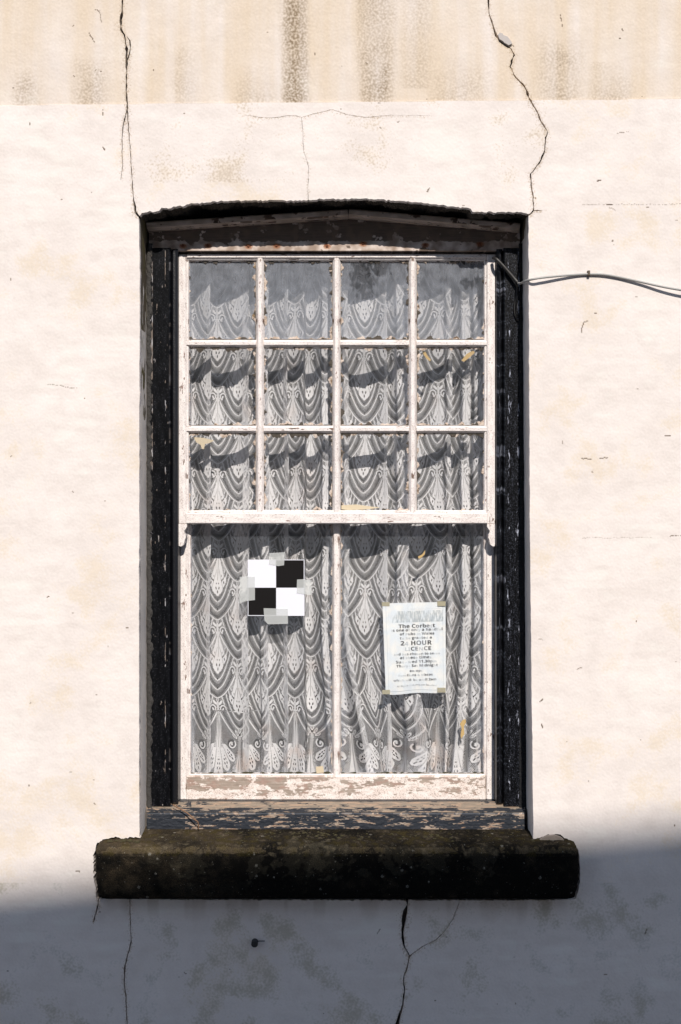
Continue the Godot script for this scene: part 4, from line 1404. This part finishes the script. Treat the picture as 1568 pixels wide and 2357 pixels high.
func make_notice() -> void:
	var d := 0.2015
	var o := thing("paper_notice", "faded printed paper notice with old tape corners behind the window pane", "notice")
	var c := [at(880.5, 1389, d), at(1026, 1385.5, d), at(1027, 1594, d), at(888.5, 1600, d)]
	var curl := func(u: float, v: float) -> float: return 0.004 * sin(v * 5.0 + 0.6) * (u - 0.5) + 0.003 * sin(u * 3.2) * v + 0.004 * pow(maxf(0.0, v - 0.8) * 5.0, 2) * (1.0 - u)
	var spot := func(u: float, v: float) -> Vector3:
		var p: Vector3 = (c[0] as Vector3).lerp(c[1], u).lerp((c[3] as Vector3).lerp(c[2], u), v)
		return p + Vector3(0, -0.002 * sin(u * 9.0) * (1.0 if v > 0.9 else 0.0), -0.003 - curl.call(u, v))
	# the print that has bled away: grey header, washed patches
	var w := 220
	var h := 320
	var img := Image.create(w, h, false, Image.FORMAT_RGB8)
	var a := noise(401, 0.02, 4)
	var b2 := noise(402, 0.12, 3)
	for y in h:
		for x in w:
			var u := float(x) / w
			var v := float(y) / h
			var n1 := a.get_noise_2d(x, y)
			var n2 := b2.get_noise_2d(x * 1.6, y * 0.25)
			var col := Color(0.90, 0.925, 0.94).lerp(Color(0.95, 0.95, 0.935), clampf(0.5 + n1 * 1.5, 0.0, 1.0))
			if v > 0.09 and v < 0.215 and u > 0.06 and u < 0.96:
				var k := clampf(0.42 + (v - 0.12) * 3.0 + n2 * 1.1 + n1 * 0.5, 0.0, 0.9) * clampf((u - 0.10 - (0.215 - v) * 0.6) * 14.0, 0.12, 1.0)
				k *= 0.75 + 0.25 * sin(y * 1.3)
				col = col.lerp(Color(0.60, 0.64, 0.66), k)
			if absf(u - 0.05) < 0.004 or absf(u - 0.955) < 0.004 or absf(v - 0.965) < 0.003:
				col = col.lerp(Color(0.66, 0.69, 0.71), 0.6)
			img.set_pixel(x, y, col)
	var rows := []
	var uvs := []
	for j in 25:
		var row := []
		var uv := []
		for i in 17:
			row.append(spot.call(i / 16.0, j / 24.0))
			uv.append(Vector2(i / 16.0, j / 24.0))
		rows.append(row)
		uvs.append(uv)
	var pm := mat("notice_paper", Color.WHITE, 0.7, ImageTexture.create_from_image(img))
	pm.texture_repeat = false
	pm.backlight_enabled = true
	pm.backlight = Color(0.25, 0.26, 0.26)
	put(o, "sheet", grid_mesh(rows, uvs), pm)
	# lettering: [words, wear per letter (0 clear, 1 worn, 2 nearly gone), middle across, middle down, width / sheet width, bold]
	var lines := [
		["ARMS HOTEL", "3333333333", 0.68, 0.060, 0.52, true],
		["The Corbett", "00010100120", 0.54, 0.262, 0.59, true],
		["is one of only a handful", "210000002011222001021220", 0.54, 0.302, 0.83, true],
		["of Pubs in Wales", "0022101222011100", 0.54, 0.346, 0.56, true],
		["to be granted a", "122222011211200", 0.52, 0.390, 0.52, true],
		["24 HOUR", "0220110", 0.52, 0.450, 0.51, true],
		["LICENCE", "2201210", 0.55, 0.512, 0.44, true],
		["and has chosen to serve", "22022212011221200011222", 0.53, 0.566, 0.76, true],
		["at these times", "01222012211002", 0.51, 0.606, 0.52, true],
		["Sun - Wed 11.30pm", "00222220121000012", 0.52, 0.652, 0.67, true],
		["Thurs - Sat Midnight", "00222122012212000021", 0.53, 0.696, 0.68, true],
		["except", "012112", 0.51, 0.752, 0.21, true],
		["Functions & Discos", "222201210222210001", 0.50, 0.798, 0.57, true],
		["which will be until 2am", "11222220022122122000001", 0.49, 0.852, 0.71, true],
		["All Rights Of Admission Reserved", "11211122211222121112111111221122", 0.52, 0.912, 0.66, false]]
	var fbase := SystemFont.new()
	fbase.font_names = PackedStringArray(["Droid Sans"])
	fbase.font_weight = 700
	var fb := FontVariation.new()
	fb.base_font = fbase
	var fr := SystemFont.new()
	fr.font_names = PackedStringArray(["Droid Sans"])
	var inks := [M.ink, M.ink_faded, M.ink_pale, mat("bare_paper", Color(0.93, 0.945, 0.95), 0.7)]
	var sheet_h: float = c[0].distance_to(c[3])
	var sheet_w: float = c[0].distance_to(c[1])
	for l in lines:
		var font: Font = fb if l[5] else fr
		var px := 64
		var total := font.get_string_size(l[0], HORIZONTAL_ALIGNMENT_LEFT, -1, px).x
		var wide := 1.30
		var s: float = l[4] * sheet_w / total / wide
		var node := Node3D.new()
		node.name = "printed_line"
		o.add_child(node, true)
		var tools := {}
		for i in l[0].length():
			var ch: String = l[0][i]
			if ch == " ":
				continue
			var x0 := font.get_string_size(l[0].substr(0, i), HORIZONTAL_ALIGNMENT_LEFT, -1, px).x
			var wd := font.get_string_size(ch, HORIZONTAL_ALIGNMENT_LEFT, -1, px).x
			var tm := TextMesh.new()
			tm.text = ch
			tm.font = font
			tm.font_size = px
			tm.pixel_size = s
			tm.depth = 0.0004
			tm.horizontal_alignment = HORIZONTAL_ALIGNMENT_CENTER
			tm.vertical_alignment = VERTICAL_ALIGNMENT_BOTTOM
			var mid := (x0 + wd / 2.0 - total / 2.0) * s * wide
			var u: float = l[2] + mid / sheet_w
			var v: float = l[3] + 0.5 * px * s / sheet_h
			var p: Vector3 = spot.call(clampf(u, 0.0, 1.0), v)
			var wear := int(l[1][i])
			if not tools.has(wear):
				var st := SurfaceTool.new()
				st.begin(Mesh.PRIMITIVE_TRIANGLES)
				tools[wear] = st
			var b := Basis(Vector3.BACK, 0.028).scaled(Vector3(wide, 1, 1))
			if wear == 2:
				b = b.scaled(Vector3(0.9, 0.9, 1))
			for k in tm.get_surface_count():
				tools[wear].append_from(tm, k, Transform3D(b, p + Vector3(0, 0, 0.0007)))
		for wear in tools:
			put(node, "lettering", tools[wear].commit(), inks[wear]).set_meta("kind", "stuff")
	# four yellowed strips of tape
	for t in [[879, 1386, 897, 1395], [1007, 1384, 1026, 1395], [880, 1588, 898, 1598], [1007, 1583, 1026, 1594]]:
		var b := MB.new()
		var q0 := at(t[0], t[1], d)
		var q1 := at(t[2], t[3], d)
		b.box(Vector3(q0.x, q1.y, -d - 0.0012), Vector3(q1.x, q0.y, -d - 0.0002))
		put(o, "tape", b.mesh(), M.old_tape)

# ------------------------------------------------------------------ cable, twig, stub, scraps
func curve_path(pts: Array, n := 10) -> PackedVector3Array:
	var cv := Curve3D.new()
	for i in pts.size():
		var p: Vector3 = pts[i]
		var t: Vector3 = ((pts[mini(i + 1, pts.size() - 1)] as Vector3) - (pts[maxi(i - 1, 0)] as Vector3)) / 6.0
		cv.add_point(p, -t, t)
	var out := PackedVector3Array()
	for i in (pts.size() - 1) * n + 1:
		out.append(cv.samplef(float(i) / n))
	return out

func make_small_things() -> void:
	var cab := thing("wall_cable", "grey cable running over the wall from the window head to the side", "cable")
	var b := MB.new()
	var p := []
	for q in [[1193, 652, 0.095], [1199, 652, 0.06], [1210, 647, 0.01], [1225, 643, -0.014], [1250, 639, -0.016], [1290, 635, -0.011], [1330, 632, -0.006], [1354, 631, -0.0055], [1390, 632, -0.006], [1430, 639, -0.006], [1480, 650, -0.009], [1530, 661, -0.015], [1580, 670, -0.018], [1680, 690, -0.012], [1850, 715, -0.006], [2300, 740, -0.006]]:
		p.append(at(q[0], q[1], q[2]))
	b.tube(curve_path(p), 0.0039, 10)
	put(cab, "sheath", b.mesh(), M.cable_grey)
	b = MB.new()
	p = []
	for q in [[1136, 594, 0.128], [1143, 597, 0.110], [1158, 612, 0.106], [1172, 628, 0.104], [1184, 642, 0.102], [1191, 650, 0.098]]:
		p.append(at(q[0], q[1], q[2]))
	b.tube(curve_path(p), 0.0058, 10)
	put(cab, "painted_length", b.mesh(), M.cable_black)
	b = MB.new()
	p = []
	for q in [[1188, 647, 0.103], [1190, 662, 0.110], [1188, 684, 0.110], [1185, 706, 0.110], [1186, 724, 0.111], [1192, 738, 0.114]]:
		p.append(at(q[0], q[1], q[2]))
	b.tube(curve_path(p), 0.0034, 8)
	put(cab, "loose_loop", b.mesh(), M.cable_black)
	b = MB.new()
	var cl := at(1354, 631, 0.0)
	b.box(Vector3(cl.x - 0.004, cl.y - 0.008, -0.001), Vector3(cl.x + 0.004, cl.y + 0.010, 0.0125), 0.002)
	put(cab, "clip", b.mesh(), mat("clip_brown", lin(0.12, 0.09, 0.06), 0.7))
	# thin bent stick on the timber sill
	b = MB.new()
	p = []
	for q in [[398, 1852, 0.090], [415, 1862, 0.078], [432, 1872, 0.066], [448, 1886, 0.058], [456, 1893, 0.060], [457, 1908, 0.066]]:
		p.append(at(q[0], q[1], q[2]))
	b.tube(curve_path(p, 5), 0.0022, 6)
	tag(put(self, "bent_twig", b.mesh(), mat("twig", lin(0.20, 0.11, 0.06), 0.8)), "thin brown bent twig leaning on the flaking black timber sill", "twig")
	# stub of an old pipe in the shaded wall
	var st := thing("pipe_stub", "dark stub of an old pipe sticking out below the stone ledge", "pipe stub", at(587, 2167))
	b = MB.new()
	b.tube(PackedVector3Array([Vector3(0, 0, -0.01), Vector3(0, -0.001, 0.006), Vector3(0, -0.003, 0.016)]), 0.0115, 12)
	put(st, "collar", b.mesh(), mat("stub_dark", lin(0.035, 0.034, 0.033), 0.7))
	b = MB.new()
	b.tube(PackedVector3Array([Vector3(0.004, 0.004, 0.006), Vector3(0.018, 0.007, 0.012), Vector3(0.034, 0.006, 0.010)]), 0.0016, 6)
	put(st, "wire_end", b.mesh(), M.cable_black)
	# scraps that cling to the inside of the panes
	for s in [
		["yellow_scrap", "yellow torn scrap high in the pane nearest the cable, second row", [[972, 808], [979, 809], [984, 818], [992, 828], [990, 832], [982, 826], [975, 816]], 0.171],
		["yellow_scrap", "tattered yellow strip under the bar in the pane nearest the cable", [[1062, 830], [1074, 815], [1090, 806], [1093, 812], [1082, 822], [1068, 833]], 0.171],
		["cream_scrap", "cream torn paper corner in the lowest small pane by the crumbling jamb", [[446, 1006], [470, 1008], [494, 1014], [482, 1020], [472, 1022], [470, 1034], [465, 1033], [462, 1024], [452, 1018]], 0.171],
		["yellow_scrap", "small yellow fleck on the lower pane above the printed notice", [[962, 1281], [972, 1276], [979, 1266], [978, 1276], [970, 1284], [964, 1286]], 0.1935],
		["yellow_scrap", "curled yellow scrap on the lower pane below the printed notice", [[1060, 1692], [1063, 1676], [1059, 1666], [1065, 1657], [1072, 1655], [1073, 1662], [1068, 1672], [1069, 1690], [1062, 1700]], 0.1935],
		["cream_scrap", "cream paper fleck at the foot of the pane below the chequered target", [[727, 1765], [744, 1763], [746, 1778], [729, 1780]], 0.1935],
		["cream_scrap", "wide grey-brown sliver lying along the foot of a small upper pane", [[786, 1163], [820, 1161], [856, 1166], [876, 1168], [850, 1172], [800, 1174], [786, 1172]], 0.161]]:
		var q := PackedVector2Array()
		var dd: float = s[3]
		for k in s[2]:
			q.append(at2(k[0], k[1], dd))
		var e := MB.new()
		e.slab(q, -dd + 0.0012, -dd, func(v): return v)
		tag(put(self, "paper_scrap", e.mesh(), M[s[0]]), s[1], "paper scrap", "scraps stuck to the panes")
